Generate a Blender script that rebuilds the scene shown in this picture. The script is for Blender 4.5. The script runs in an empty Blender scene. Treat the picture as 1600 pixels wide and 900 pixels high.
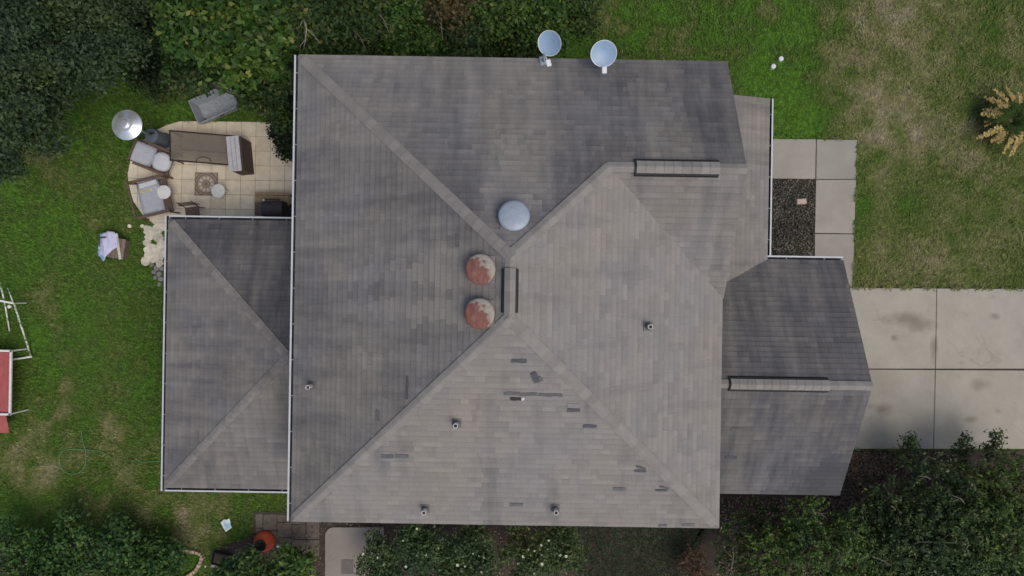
import bpy, bmesh, math, random
import numpy as np
from mathutils import Vector, Matrix, noise

# ------------------------------------------------------------------ camera, sky, sun, exposure
scene = bpy.context.scene
C = scene.collection
R = math.radians
F_PX, CAM_H = 1067.0, 21.3          # focal length in photograph pixels, drone height in metres
cam_data = bpy.data.cameras.new('drone_camera')
cam_data.sensor_width = 36.0
cam_data.lens = 36.0 * F_PX / 1600.0
cam_data.clip_end = 2000
cam = bpy.data.objects.new('drone_camera', cam_data)
cam.location = (0, 0, CAM_H)
C.objects.link(cam)
scene.camera = cam

SUN_AZ, SUN_EL = R(-42), R(61)       # azimuth from +X, light comes from the lower right of the picture
to_sun = Vector((math.cos(SUN_EL) * math.cos(SUN_AZ), math.cos(SUN_EL) * math.sin(SUN_AZ), math.sin(SUN_EL)))
world = bpy.data.worlds.new('World')
scene.world = world
world.use_nodes = True
wn = world.node_tree.nodes
wl = world.node_tree.links
sky = wn.new('ShaderNodeTexSky')
sky.sky_type = 'NISHITA'
sky.sun_disc = False
sky.sun_elevation = SUN_EL
sky.sun_rotation = math.atan2(to_sun.x, to_sun.y)
sky.dust_density = 4.0
sky.air_density = 1.0
sky.ozone_density = 0.6
wl.new(sky.outputs[0], wn['Background'].inputs[0])
wn['Background'].inputs[1].default_value = 0.13
sun_data = bpy.data.lights.new('sun', 'SUN')
sun_data.energy = 1.2
sun_data.angle = R(38)
sun_data.color = (1.0, 0.95, 0.88)
sun = bpy.data.objects.new('sun', sun_data)
sun.rotation_euler = to_sun.to_track_quat('Z', 'Y').to_euler()
sun.location = to_sun * 60
C.objects.link(sun)
scene.view_settings.view_transform = 'Standard'
scene.view_settings.look = 'None'
scene.view_settings.exposure = 0.0
scene.view_settings.gamma = 1.0
scene.view_settings.use_curve_mapping = False

rng = random.Random(7)
nr = np.random.default_rng(11)

# ------------------------------------------------------------------ helpers
def G(px, py, z=0.0):
    """point at height z that the drone sees at photograph pixel (px, py)"""
    k = (CAM_H - z) / F_PX
    return Vector(((px - 800) * k, -(py - 450) * k, z))

HROT = R(-0.9)
def HL(px, py, z=0.0):
    return Matrix.Rotation(-HROT, 3, 'Z') @ G(px, py, z)

class MB:
    def __init__(self):
        self.v, self.f, self.m, self.uv = [], [], [], None
    def add(self, vs, fs, mi=0):
        o = len(self.v)
        self.v += [tuple(p) for p in vs]
        for f in fs:
            self.f.append(tuple(i + o for i in f)); self.m.append(mi)
        return self
    def box(self, c, s, rz=0.0, mi=0, rot=None, taper=1.0):
        M = rot if rot is not None else Matrix.Rotation(rz, 3, 'Z')
        hx, hy, hz = s[0] / 2, s[1] / 2, s[2] / 2
        vs = []
        for z in (-1, 1):
            t = taper if z > 0 else 1.0
            for x, y in ((-1, -1), (1, -1), (1, 1), (-1, 1)):
                vs.append(M @ Vector((x * hx * t, y * hy * t, z * hz)) + Vector(c))
        return self.add(vs, [(0, 3, 2, 1), (4, 5, 6, 7), (0, 1, 5, 4), (1, 2, 6, 5), (2, 3, 7, 6), (3, 0, 4, 7)], mi)
    def prism(self, poly, z0, z1, mi=0, bevel=0.0):
        n = len(poly)
        if bevel:
            cx = sum(p[0] for p in poly) / n; cy = sum(p[1] for p in poly) / n
            inner = []
            for p in poly:
                d = math.hypot(p[0] - cx, p[1] - cy) or 1
                inner.append((p[0] - (p[0] - cx) / d * bevel, p[1] - (p[1] - cy) / d * bevel))
            vs = [(p[0], p[1], z0) for p in poly] + [(p[0], p[1], z1 - bevel) for p in poly] + [(p[0], p[1], z1) for p in inner]
            fs = [tuple(range(2 * n, 3 * n))]
            for i in range(n):
                j = (i + 1) % n
                fs += [(i, j, n + j, n + i), (n + i, n + j, 2 * n + j, 2 * n + i)]
            return self.add(vs, fs, mi)
        vs = [(p[0], p[1], z0) for p in poly] + [(p[0], p[1], z1) for p in poly]
        fs = [tuple(range(n, 2 * n)), tuple(reversed(range(n)))]
        for i in range(n):
            j = (i + 1) % n
            fs.append((i, j, n + j, n + i))
        return self.add(vs, fs, mi)
    def tube(self, pts, r, n=8, mi=0, cap=True):
        pts = [Vector(p) for p in pts]
        rs = r if isinstance(r, (list, tuple)) else [r] * len(pts)
        vs, fs = [], []
        up = Vector((0, 0, 1))
        for i, p in enumerate(pts):
            d = (pts[min(i + 1, len(pts) - 1)] - pts[max(i - 1, 0)]).normalized()
            a = d.cross(up)
            if a.length < 1e-3: a = d.cross(Vector((1, 0, 0)))
            a.normalize(); b = d.cross(a).normalized()
            for k in range(n):
                t = 2 * math.pi * k / n
                vs.append(p + (a * math.cos(t) + b * math.sin(t)) * rs[i])
        for i in range(len(pts) - 1):
            for k in range(n):
                k2 = (k + 1) % n
                fs.append((i * n + k, i * n + k2, (i + 1) * n + k2, (i + 1) * n + k))
        if cap:
            fs.append(tuple(reversed(range(n)))); fs.append(tuple(range((len(pts) - 1) * n, len(pts) * n)))
        return self.add(vs, fs, mi)
    def lathe(self, prof, n=24, c=(0, 0, 0), mi=0, M=None):
        vs, fs = [], []
        for (r, z) in prof:
            for k in range(n):
                t = 2 * math.pi * k / n
                p = Vector((r * math.cos(t), r * math.sin(t), z))
                if M is not None: p = M @ p
                vs.append(p + Vector(c))
        for i in range(len(prof) - 1):
            for k in range(n):
                k2 = (k + 1) % n
                fs.append((i * n + k, i * n + k2, (i + 1) * n + k2, (i + 1) * n + k))
        return self.add(vs, fs, mi)
    def build(self, name, mats, parent=None, smooth=False, loc=None):
        me = bpy.data.meshes.new(name)
        me.from_pydata(self.v, [], self.f)
        if not isinstance(mats, (list, tuple)): mats = [mats]
        for m in mats: me.materials.append(m)
        me.polygons.foreach_set('material_index', self.m)
        if smooth: me.polygons.foreach_set('use_smooth', [True] * len(self.f))
        me.validate(); me.update()
        return link(name, me, parent, loc)

def link(name, me, parent=None, loc=None):
    o = bpy.data.objects.new(name, me)
    C.objects.link(o)
    if parent is not None: o.parent = parent
    if loc is not None: o.location = loc
    return o

def smooth_by_angle(o, deg=40):
    me = o.data
    me.polygons.foreach_set('use_smooth', [True] * len(me.polygons))
    try: me.set_sharp_from_angle(angle=R(deg))
    except Exception: pass
    return o

def bevel(o, w=0.01, seg=2):
    m = o.modifiers.new('bevel', 'BEVEL'); m.width = w; m.segments = seg; m.limit_method = 'ANGLE'
    return o

def tag(o, label=None, cat=None, group=None, kind=None):
    if label: o['label'] = label
    if cat: o['category'] = cat
    if group: o['group'] = group
    if kind: o['kind'] = kind
    return o

def thing(name, label, cat, loc=(0, 0, 0), rz=0.0, group=None):
    o = bpy.data.objects.new(name, None)
    o.empty_display_size = 0.2
    C.objects.link(o)
    o.location = loc; o.rotation_euler = (0, 0, rz)
    return tag(o, label, cat, group)

def clip_convex(subject, clipper):
    """Sutherland-Hodgman: subject polygon cut by a convex counter-clockwise polygon"""
    out = list(subject)
    n = len(clipper)
    for i in range(n):
        ax, ay = clipper[i]; bx, by = clipper[(i + 1) % n]
        ex, ey = bx - ax, by - ay
        inp, out = out, []
        if not inp: return []
        def side(p): return ex * (p[1] - ay) - ey * (p[0] - ax)
        for j in range(len(inp)):
            p, q = inp[j - 1], inp[j]
            sp, sq = side(p), side(q)
            if (sp >= 0) != (sq >= 0):
                t = sp / (sp - sq)
                out.append((p[0] + (q[0] - p[0]) * t, p[1] + (q[1] - p[1]) * t))
            if sq >= 0: out.append(q)
    res = []
    for p in out:
        if not res or math.hypot(p[0] - res[-1][0], p[1] - res[-1][1]) > 1e-4: res.append(p)
    if len(res) > 1 and math.hypot(res[0][0] - res[-1][0], res[0][1] - res[-1][1]) < 1e-4: res.pop()
    return res if len(res) >= 3 else []

def area2(poly):
    return 0.5 * sum(poly[i - 1][0] * poly[i][1] - poly[i][0] * poly[i - 1][1] for i in range(len(poly)))

def inside(x, y, poly):
    r = False
    for i in range(len(poly)):
        x1, y1 = poly[i - 1]; x2, y2 = poly[i]
        if (y1 > y) != (y2 > y) and x < (x2 - x1) * (y - y1) / (y2 - y1) + x1: r = not r
    return r

def fbm(x, y, z=0.0, o=4):
    return noise.fractal((x, y, z), 1.0, 2.0, o)

# ------------------------------------------------------------------ materials
def new_mat(name):
    m = bpy.data.materials.new(name); m.use_nodes = True
    nt = m.node_tree
    return m, nt, nt.nodes['Principled BSDF']

def nd(nt, t, **kw):
    n = nt.nodes.new(t)
    for k, v in kw.items(): setattr(n, k, v)
    return n

def ramp(nt, fac, stops):
    r = nt.nodes.new('ShaderNodeValToRGB')
    el = r.color_ramp.elements
    el[0].position, el[0].color = stops[0][0], (*stops[0][1], 1)
    el[1].position, el[1].color = stops[-1][0], (*stops[-1][1], 1)
    for p, c in stops[1:-1]:
        e = el.new(p); e.color = (*c, 1)
    nt.links.new(fac, r.inputs[0])
    return r.outputs[0]

def mixc(nt, fac, a, b, mode='MIX'):
    m = nt.nodes.new('ShaderNodeMix'); m.data_type = 'RGBA'; m.blend_type = mode
    for sock, v in ((m.inputs[0], fac), (m.inputs[6], a), (m.inputs[7], b)):
        if hasattr(v, 'is_output'): nt.links.new(v, sock)
        elif isinstance(v, (int, float)): sock.default_value = v
        else: sock.default_value = (*v, 1)
    return m.outputs[2]

def noise_tex(nt, scale, detail=4, rough=0.6, coord='pos', stretch=None):
    if coord == 'pos':
        src = nd(nt, 'ShaderNodeNewGeometry').outputs['Position']
    else:
        src = nd(nt, 'ShaderNodeTexCoord').outputs['Object']
    if stretch:
        mp = nd(nt, 'ShaderNodeMapping'); mp.inputs['Scale'].default_value = stretch
        nt.links.new(src, mp.inputs[0]); src = mp.outputs[0]
    n = nd(nt, 'ShaderNodeTexNoise')
    n.inputs['Scale'].default_value = scale; n.inputs['Detail'].default_value = detail; n.inputs['Roughness'].default_value = rough
    nt.links.new(src, n.inputs['Vector'])
    return n.outputs['Fac']

def bump(nt, bs, height, strength=0.3, dist=0.01):
    b = nd(nt, 'ShaderNodeBump'); b.inputs['Strength'].default_value = strength; b.inputs['Distance'].default_value = dist
    nt.links.new(height, b.inputs['Height']); nt.links.new(b.outputs[0], bs.inputs['Normal'])

def simple(name, col, rough=0.6, metal=0.0, var=0.25, scale=6.0, bumps=0.15, spec=None, island=0.0):
    """plain painted / plastic / wooden surface with uneven tone"""
    m, nt, bs = new_mat(name)
    lo = tuple(c * (1 - var) for c in col); hi = tuple(min(1, c * (1 + var)) for c in col)
    n1 = noise_tex(nt, scale, 5, 0.65)
    c = ramp(nt, n1, [(0.3, lo), (0.7, hi)])
    if island:
        g = nd(nt, 'ShaderNodeObjectInfo').outputs['Random']
        c = mixc(nt, 1.0, c, ramp(nt, g, [(0, (1 - island,) * 3), (1, (1 + island,) * 3)]), 'MULTIPLY')
    nt.links.new(c, bs.inputs['Base Color'])
    bs.inputs['Roughness'].default_value = rough; bs.inputs['Metallic'].default_value = metal
    if spec is not None: bs.inputs['Specular IOR Level'].default_value = spec
    if bumps: bump(nt, bs, noise_tex(nt, scale * 6, 3), bumps, 0.01)
    return m

M = {}
M['white_metal'] = simple('white_gutter_paint', (0.47, 0.49, 0.51), 0.45, var=0.12, scale=3)
M['gutter_inside'] = simple('dark_gutter_inside', (0.055, 0.06, 0.07), 0.8, var=0.5, scale=4)  # darker colour for the inner trough faces
M['hanger'] = simple('zinc_hanger', (0.30, 0.31, 0.32), 0.6, var=0.2)
M['trim'] = simple('taupe_fascia_paint', (0.30, 0.285, 0.27), 0.6, var=0.15)
M['wall'] = simple('tan_siding', (0.42, 0.38, 0.32), 0.8, var=0.1, scale=2)
M['soffit'] = simple('soffit_paint', (0.45, 0.43, 0.40), 0.7, var=0.08)
M['black_plastic'] = simple('black_vent_plastic', (0.012, 0.012, 0.013), 0.7, var=0.2)
M['asphalt_dark'] = simple('bare_asphalt_mat', (0.075, 0.076, 0.085), 0.9, var=0.25, scale=14)
M['asphalt_black'] = simple('exposed_felt', (0.03, 0.03, 0.032), 0.9, var=0.3, scale=14)
M['galv'] = simple('galvanised_steel', (0.30, 0.35, 0.41), 0.5, metal=0.2, var=0.12, scale=9)
M['dish'] = simple('dish_enamel', (0.25, 0.36, 0.49), 0.4, var=0.06, scale=5, bumps=0)
M['dish_print'] = simple('dish_print', (0.20, 0.32, 0.46), 0.5, var=0.2, bumps=0)
M['dish_plastic'] = simple('white_feed_plastic', (0.68, 0.70, 0.72), 0.5, var=0.08)
M['pvc'] = simple('grey_vent_pipe', (0.55, 0.54, 0.51), 0.5, var=0.3, scale=20)
M['lead'] = simple('lead_boot', (0.14, 0.135, 0.13), 0.7, var=0.3, scale=20)

def rust_mat():
    m, nt, bs = new_mat('rusted_enamel')
    n = noise_tex(nt, 7, 6, 0.7, 'obj')
    g = nd(nt, 'ShaderNodeTexCoord').outputs['Object']
    sep = nd(nt, 'ShaderNodeSeparateXYZ'); nt.links.new(g, sep.inputs[0])
    # bare rust on the lower left two thirds, old grey paint left on the upper right rim
    a = nd(nt, 'ShaderNodeMath', operation='MULTIPLY_ADD'); a.inputs[1].default_value = 1.0; nt.links.new(sep.outputs[0], a.inputs[0]); nt.links.new(sep.outputs[1], a.inputs[2])
    b = nd(nt, 'ShaderNodeMath', operation='MULTIPLY_ADD'); b.inputs[1].default_value = -1.15; b.inputs[2].default_value = 0.72; nt.links.new(a.outputs[0], b.inputs[0])
    fl = nd(nt, 'ShaderNodeVectorMath', operation='MULTIPLY'); fl.inputs[1].default_value = (1, 1, 0); nt.links.new(g, fl.inputs[0])
    rl = nd(nt, 'ShaderNodeVectorMath', operation='LENGTH'); nt.links.new(fl.outputs[0], rl.inputs[0])
    rim = nd(nt, 'ShaderNodeMapRange'); rim.inputs['From Min'].default_value = 0.20; rim.inputs['From Max'].default_value = 0.30; rim.inputs['To Max'].default_value = 0.32; nt.links.new(rl.outputs['Value'], rim.inputs['Value'])
    b2 = nd(nt, 'ShaderNodeMath', operation='SUBTRACT'); nt.links.new(b.outputs[0], b2.inputs[0]); nt.links.new(rim.outputs[0], b2.inputs[1]); b = b2
    c2 = nd(nt, 'ShaderNodeMath', operation='MULTIPLY_ADD'); c2.inputs[1].default_value = 1.1; nt.links.new(n, c2.inputs[0])
    d2 = nd(nt, 'ShaderNodeMath', operation='SUBTRACT'); nt.links.new(b.outputs[0], d2.inputs[0]); d2.inputs[1].default_value = 0.62
    nt.links.new(d2.outputs[0], c2.inputs[2])
    rust = ramp(nt, noise_tex(nt, 16, 5, 0.7, 'obj', (1, .35, 1)), [(0.3, (0.13, 0.055, 0.042)), (0.55, (0.21, 0.088, 0.066)), (0.75, (0.31, 0.17, 0.14))])
    paint = ramp(nt, noise_tex(nt, 12, 5, 0.7, 'obj'), [(0.3, (0.24, 0.21, 0.17)), (0.7, (0.38, 0.35, 0.30))])
    f = ramp(nt, c2.outputs[0], [(0.36, (0, 0, 0)), (0.5, (1, 1, 1))])
    nt.links.new(mixc(nt, f, paint, rust), bs.inputs['Base Color'])
    bs.inputs['Roughness'].default_value = 0.8
    bump(nt, bs, n, 0.3, 0.02)
    return m
M['rust'] = rust_mat()

def shingle_mat(name, axis, single):
    """asphalt shingle: tint per shingle, weathering streaks along the slope"""
    m, nt, bs = new_mat(name)
    if single:
        rnd = nd(nt, 'ShaderNodeObjectInfo').outputs['Random']
        at = nd(nt, 'ShaderNodeAttribute', attribute_type='OBJECT', attribute_name='stain_shade')
    else:
        rnd = nd(nt, 'ShaderNodeNewGeometry').outputs['Random Per Island']
        at = nd(nt, 'ShaderNodeAttribute', attribute_type='GEOMETRY', attribute_name='stain_shade')
    st = (1.6, 0.16, 0.3) if axis == 'NS' else (0.16, 1.6, 0.3)
    streak = noise_tex(nt, 2.2, 5, 0.6, 'pos', st)
    blot = noise_tex(nt, 0.55, 4, 0.6)
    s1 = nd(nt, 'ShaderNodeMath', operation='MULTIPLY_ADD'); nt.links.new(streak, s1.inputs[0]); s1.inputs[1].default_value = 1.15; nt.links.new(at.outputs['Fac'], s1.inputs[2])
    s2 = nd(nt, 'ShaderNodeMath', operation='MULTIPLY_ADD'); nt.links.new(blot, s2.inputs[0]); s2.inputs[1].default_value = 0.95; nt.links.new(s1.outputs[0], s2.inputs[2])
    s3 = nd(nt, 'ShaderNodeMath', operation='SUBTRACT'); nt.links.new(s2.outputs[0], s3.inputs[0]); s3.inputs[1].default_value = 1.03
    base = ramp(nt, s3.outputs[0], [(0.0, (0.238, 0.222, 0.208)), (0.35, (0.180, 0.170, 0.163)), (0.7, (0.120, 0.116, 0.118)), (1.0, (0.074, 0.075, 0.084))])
    tint = ramp(nt, rnd, [(0.0, (0.91, 0.91, 0.915)), (0.5, (1.0, 1.0, 1.0)), (0.85, (1.045, 1.04, 1.035)), (1.0, (1.11, 1.10, 1.085))])
    c = mixc(nt, 1.0, base, tint, 'MULTIPLY')
    hue = noise_tex(nt, 0.8, 3, 0.5, 'pos', (1, 1, 0.1))
    c = mixc(nt, 1.0, c, ramp(nt, hue, [(0.35, (1.01, 1.0, 0.955)), (0.5, (0.985, 0.99, 0.975)), (0.68, (0.945, 0.97, 1.015))]), 'MULTIPLY')
    gr = noise_tex(nt, 55, 3, 0.7)
    c = mixc(nt, 1.0, c, ramp(nt, gr, [(0.3, (0.80, 0.80, 0.80)), (0.7, (1.18, 1.18, 1.18))]), 'MULTIPLY')
    # the darker granule band that laminated shingles carry at the head of the exposure
    uv = nd(nt, 'ShaderNodeUVMap', uv_map='uv')
    sep = nd(nt, 'ShaderNodeSeparateXYZ'); nt.links.new(uv.outputs[0], sep.inputs[0])
    band = ramp(nt, sep.outputs[1], [(0.0, (1, 1, 1)), (0.55, (1, 1, 1)), (0.9, (0.88, 0.88, 0.885)), (1.0, (0.82, 0.82, 0.83))])
    c = mixc(nt, 1.0, c, band, 'MULTIPLY')
    nt.links.new(c, bs.inputs['Base Color'])
    bs.inputs['Roughness'].default_value = 0.93
    bs.inputs['Specular IOR Level'].default_value = 0.25
    bump(nt, bs, gr, 0.5, 0.006)
    return m
SH = {}
for ax in ('NS', 'EW'):
    SH[ax] = shingle_mat('shingle_field_' + ax, ax, False)
    SH[ax + '1'] = shingle_mat('shingle_single_' + ax, ax, True)
M['cap'] = simple('ridge_cap_granules', (0.222, 0.207, 0.191), 0.93, var=0.1, scale=5, bumps=0.3, island=0.10)
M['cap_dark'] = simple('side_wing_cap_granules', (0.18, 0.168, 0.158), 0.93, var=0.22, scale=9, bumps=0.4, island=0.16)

def concrete_mat(name, a, b, stain_shade, dark=0.5, spots=()):
    m, nt, bs = new_mat(name)
    c = ramp(nt, noise_tex(nt, 0.9, 8, 0.68), [(0.3, a), (0.7, b)])
    rnd = nd(nt, 'ShaderNodeObjectInfo').outputs['Random']
    c = mixc(nt, 1.0, c, ramp(nt, rnd, [(0, (0.92, 0.92, 0.92)), (1, (1.06, 1.05, 1.04))]), 'MULTIPLY')
    s = ramp(nt, noise_tex(nt, 0.75, 6, 0.62, 'pos', (1, 1.5, 1)), [(0.56, (0, 0, 0)), (0.80, (dark,) * 3)])
    c = mixc(nt, s, c, stain_shade)
    sp = ramp(nt, noise_tex(nt, 2.1, 3, 0.5), [(0.66, (0, 0, 0)), (0.76, (dark * .9,) * 3)])
    c = mixc(nt, sp, c, stain_shade)
    vo = nd(nt, 'ShaderNodeTexVoronoi', feature='DISTANCE_TO_EDGE'); vo.inputs['Scale'].default_value = 0.33
    wob = nd(nt, 'ShaderNodeMix', data_type='RGBA', blend_type='LINEAR_LIGHT'); wob.inputs[0].default_value = 0.16
    gp = nd(nt, 'ShaderNodeNewGeometry'); nt.links.new(gp.outputs['Position'], wob.inputs[6])
    wz = nd(nt, 'ShaderNodeTexNoise'); wz.inputs['Scale'].default_value = 2.5; wz.inputs['Detail'].default_value = 5; nt.links.new(gp.outputs['Position'], wz.inputs['Vector']); nt.links.new(wz.outputs['Color'], wob.inputs[7])
    nt.links.new(wob.outputs[2], vo.inputs['Vector'])
    ck = mixc(nt, 1.0, ramp(nt, vo.outputs['Distance'], [(0.0, (1, 1, 1)), (0.006, (0, 0, 0))]), ramp(nt, noise_tex(nt, 0.6, 2, 0.5), [(0.52, (0, 0, 0)), (0.60, (0.22, 0.22, 0.22))]), 'MULTIPLY')
    c = mixc(nt, ck, c, (0.09, 0.08, 0.065))
    for (px, py, rx, ry, amt) in spots:      # oil and rust stains at their places on the slab
        p = G(px, py)
        mp = nd(nt, 'ShaderNodeMapping'); mp.vector_type = 'POINT'
        mp.inputs['Location'].default_value = (-p.x * 50 / rx, -p.y * 50 / ry, 0); mp.inputs['Scale'].default_value = (50 / rx, 50 / ry, 0)
        geo = nd(nt, 'ShaderNodeNewGeometry'); nt.links.new(geo.outputs['Position'], mp.inputs[0])
        ln = nd(nt, 'ShaderNodeVectorMath', operation='LENGTH'); nt.links.new(mp.outputs[0], ln.inputs[0])
        ad = nd(nt, 'ShaderNodeMath', operation='MULTIPLY_ADD'); nt.links.new(noise_tex(nt, 2.6, 5, 0.7), ad.inputs[0]); ad.inputs[1].default_value = 1.6; nt.links.new(ln.outputs['Value'], ad.inputs[2])
        hv = nd(nt, 'ShaderNodeMath', operation='MULTIPLY'); nt.links.new(ad.outputs[0], hv.inputs[0]); hv.inputs[1].default_value = 0.4
        c = mixc(nt, ramp(nt, hv.outputs[0], [(0.44, (amt,) * 3), (0.78, (0, 0, 0))]), c, stain_shade)
    g = noise_tex(nt, 60, 3, 0.7)
    c = mixc(nt, 1.0, c, ramp(nt, g, [(0.3, (0.88,) * 3), (0.7, (1.1,) * 3)]), 'MULTIPLY')
    nt.links.new(c, bs.inputs['Base Color']); bs.inputs['Roughness'].default_value = 0.9
    bump(nt, bs, g, 0.3, 0.004)
    return m
M['concrete'] = concrete_mat('driveway_concrete', (0.295, 0.278, 0.230), (0.375, 0.356, 0.298), (0.19, 0.165, 0.13), 0.35, [(1412, 498, 34, 12, .8), (1440, 508, 24, 12, .7), (1395, 527, 7, 6, .8), (1378, 638, 15, 10, .9), (1358, 635, 8, 6, .5), (1530, 601, 18, 10, .6), (1515, 655, 12, 6, .7), (1553, 494, 11, 6, .7), (1458, 545, 7, 26, .7), (1558, 642, 7, 5, .5), (1365, 590, 40, 30, .3)])
M['walk'] = concrete_mat('walkway_concrete', (0.25, 0.238, 0.202), (0.32, 0.304, 0.262), (0.2, 0.19, 0.17), 0.4)
M['pad'] = concrete_mat('pad_concrete', (0.22, 0.195, 0.175), (0.265, 0.24, 0.215), (0.15, 0.13, 0.115), 0.4)
M['joint'] = simple('joint_soil', (0.05, 0.042, 0.032), 0.95, var=0.4, scale=10)
M['tile'] = simple('beige_patio_tile', (0.62, 0.55, 0.42), 0.55, var=0.13, scale=4, island=0.09)
M['grout'] = simple('patio_grout', (0.20, 0.17, 0.125), 0.95, var=0.25, scale=8)
M['med_brown'] = simple('medallion_brown', (0.17, 0.125, 0.095), 0.6, var=0.2, scale=20)
M['med_tan'] = simple('medallion_tan', (0.33, 0.27, 0.20), 0.6, var=0.2, scale=20)
M['med_cream'] = simple('medallion_cream', (0.55, 0.50, 0.41), 0.6, var=0.1, scale=20)
M['paver'] = simple('brown_paver', (0.13, 0.105, 0.082), 0.9, var=0.3, scale=9, bumps=0.4, island=0.15)
M['flag'] = simple('cream_flagstone', (0.54, 0.50, 0.40), 0.85, var=0.25, scale=7, bumps=0.4, island=0.16)
M['flag_grey'] = simple('grey_rubble_stone', (0.20, 0.20, 0.185), 0.9, var=0.35, scale=9, bumps=0.4, island=0.2)
M['edging'] = simple('tan_edging_stone', (0.36, 0.28, 0.20), 0.85, var=0.22, scale=7, bumps=0.4, island=0.12)
M['pink_stone'] = simple('pink_stone', (0.45, 0.34, 0.30), 0.85, var=0.15, scale=14)
M['brown_wicker'] = simple('brown_wicker', (0.055, 0.034, 0.026), 0.65, var=0.35, scale=30, bumps=0.5)
M['bronze'] = simple('bronze_frame', (0.035, 0.027, 0.022), 0.45, metal=0.3, var=0.25)
M['wood'] = simple('weathered_wood', (0.17, 0.135, 0.105), 0.8, var=0.35, scale=12, bumps=0.3, island=0.15)
M['wood_brown'] = simple('stained_brown_wood', (0.105, 0.068, 0.048), 0.7, var=0.3, scale=12, bumps=0.3)
M['wood_tan'] = simple('tan_wood', (0.27, 0.195, 0.115), 0.75, var=0.3, scale=12, bumps=0.3)
M['cushion'] = simple('grey_cushion_fabric', (0.34, 0.36, 0.41), 0.9, var=0.08, scale=9, bumps=0.35)
M['cushion_light'] = simple('pale_grey_cushion_fabric', (0.48, 0.50, 0.55), 0.9, var=0.08, scale=9, bumps=0.35)
M['plank_grey'] = simple('pale_grey_plank', (0.40, 0.41, 0.43), 0.6, var=0.14, scale=8, island=0.08)
M['grey_plastic'] = simple('grey_tub_plastic', (0.29, 0.32, 0.35), 0.5, var=0.12, scale=5)
M['white_plastic'] = simple('white_round_plastic', (0.62, 0.62, 0.59), 0.5, var=0.08)
M['steel'] = simple('spun_aluminium', (0.74, 0.78, 0.81), 0.3, metal=0.7, var=0.05, scale=8, bumps=0.0)
M['heater'] = simple('slate_blue_enamel', (0.075, 0.095, 0.125), 0.5, var=0.2)
M['dark_cover'] = simple('charcoal_cover', (0.045, 0.042, 0.046), 0.7, var=0.3, scale=10)
M['dark_red'] = simple('dark_maroon_metal', (0.045, 0.012, 0.012), 0.5, var=0.3)
M['red_panel'] = simple('faded_red_sheet', (0.34, 0.085, 0.08), 0.6, var=0.2, scale=3, island=0.06)
M['white_pipe'] = simple('white_pipe', (0.66, 0.66, 0.62), 0.5, var=0.12, scale=8)
def mossy_pipe():
    m, nt, bs = new_mat('white_pipe_mossy')
    f = ramp(nt, noise_tex(nt, 7, 5, 0.7), [(0.47, (0, 0, 0)), (0.58, (1, 1, 1))])
    nt.links.new(mixc(nt, f, (0.66, 0.66, 0.60), (0.07, 0.13, 0.03)), bs.inputs['Base Color'])
    bs.inputs['Roughness'].default_value = 0.7
    return m
M['mossy_pipe'] = mossy_pipe()
M['cloth_blue'] = simple('light_blue_cloth', (0.33, 0.50, 0.66), 0.9, var=0.12, scale=7)
M['cloth_lav'] = simple('lavender_cloth', (0.50, 0.50, 0.67), 0.9, var=0.07, scale=7)
M['board_white'] = simple('cream_board', (0.52, 0.52, 0.44), 0.7, var=0.12)
M['paper'] = simple('pale_paper', (0.62, 0.72, 0.72), 0.8, var=0.08)
M['paper_blue'] = simple('sky_blue_print', (0.30, 0.56, 0.68), 0.8, var=0.15, scale=20)
M['yellow_print'] = simple('yellow_print', (0.55, 0.42, 0.09), 0.9, var=0.25, scale=30)
M['orange'] = simple('orange_red_glaze', (0.52, 0.085, 0.035), 0.5, var=0.2, scale=8)
M['hose'] = simple('green_hose', (0.07, 0.22, 0.08), 0.5, var=0.2)
M['white_cap'] = simple('white_cap', (0.60, 0.63, 0.66), 0.5, var=0.1)
M['bark'] = simple('grey_bark', (0.11, 0.09, 0.07), 0.95, var=0.35, scale=14, bumps=0.6)
M['pale_bark'] = simple('pale_dead_twig', (0.22, 0.20, 0.16), 0.95, var=0.3, scale=14)
M['petal'] = simple('white_petals', (0.52, 0.55, 0.42), 0.7, var=0.1, bumps=0)
M['dead_frond'] = simple('dead_tan_frond', (0.36, 0.28, 0.11), 0.9, spec=0.05, var=0.35, scale=6, island=0.2)
M['green_frond'] = simple('dark_green_frond', (0.034, 0.056, 0.015), 0.85, spec=0.05, var=0.35, scale=6, island=0.2)
def glass_mat():
    m, nt, bs = new_mat('smoked_glass')
    bs.inputs['Base Color'].default_value = (0.42, 0.38, 0.33, 1)
    bs.inputs['Transmission Weight'].default_value = 0.75
    bs.inputs['Roughness'].default_value = 0.12
    bs.inputs['IOR'].default_value = 1.15
    return m
M['glass'] = glass_mat()

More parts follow.
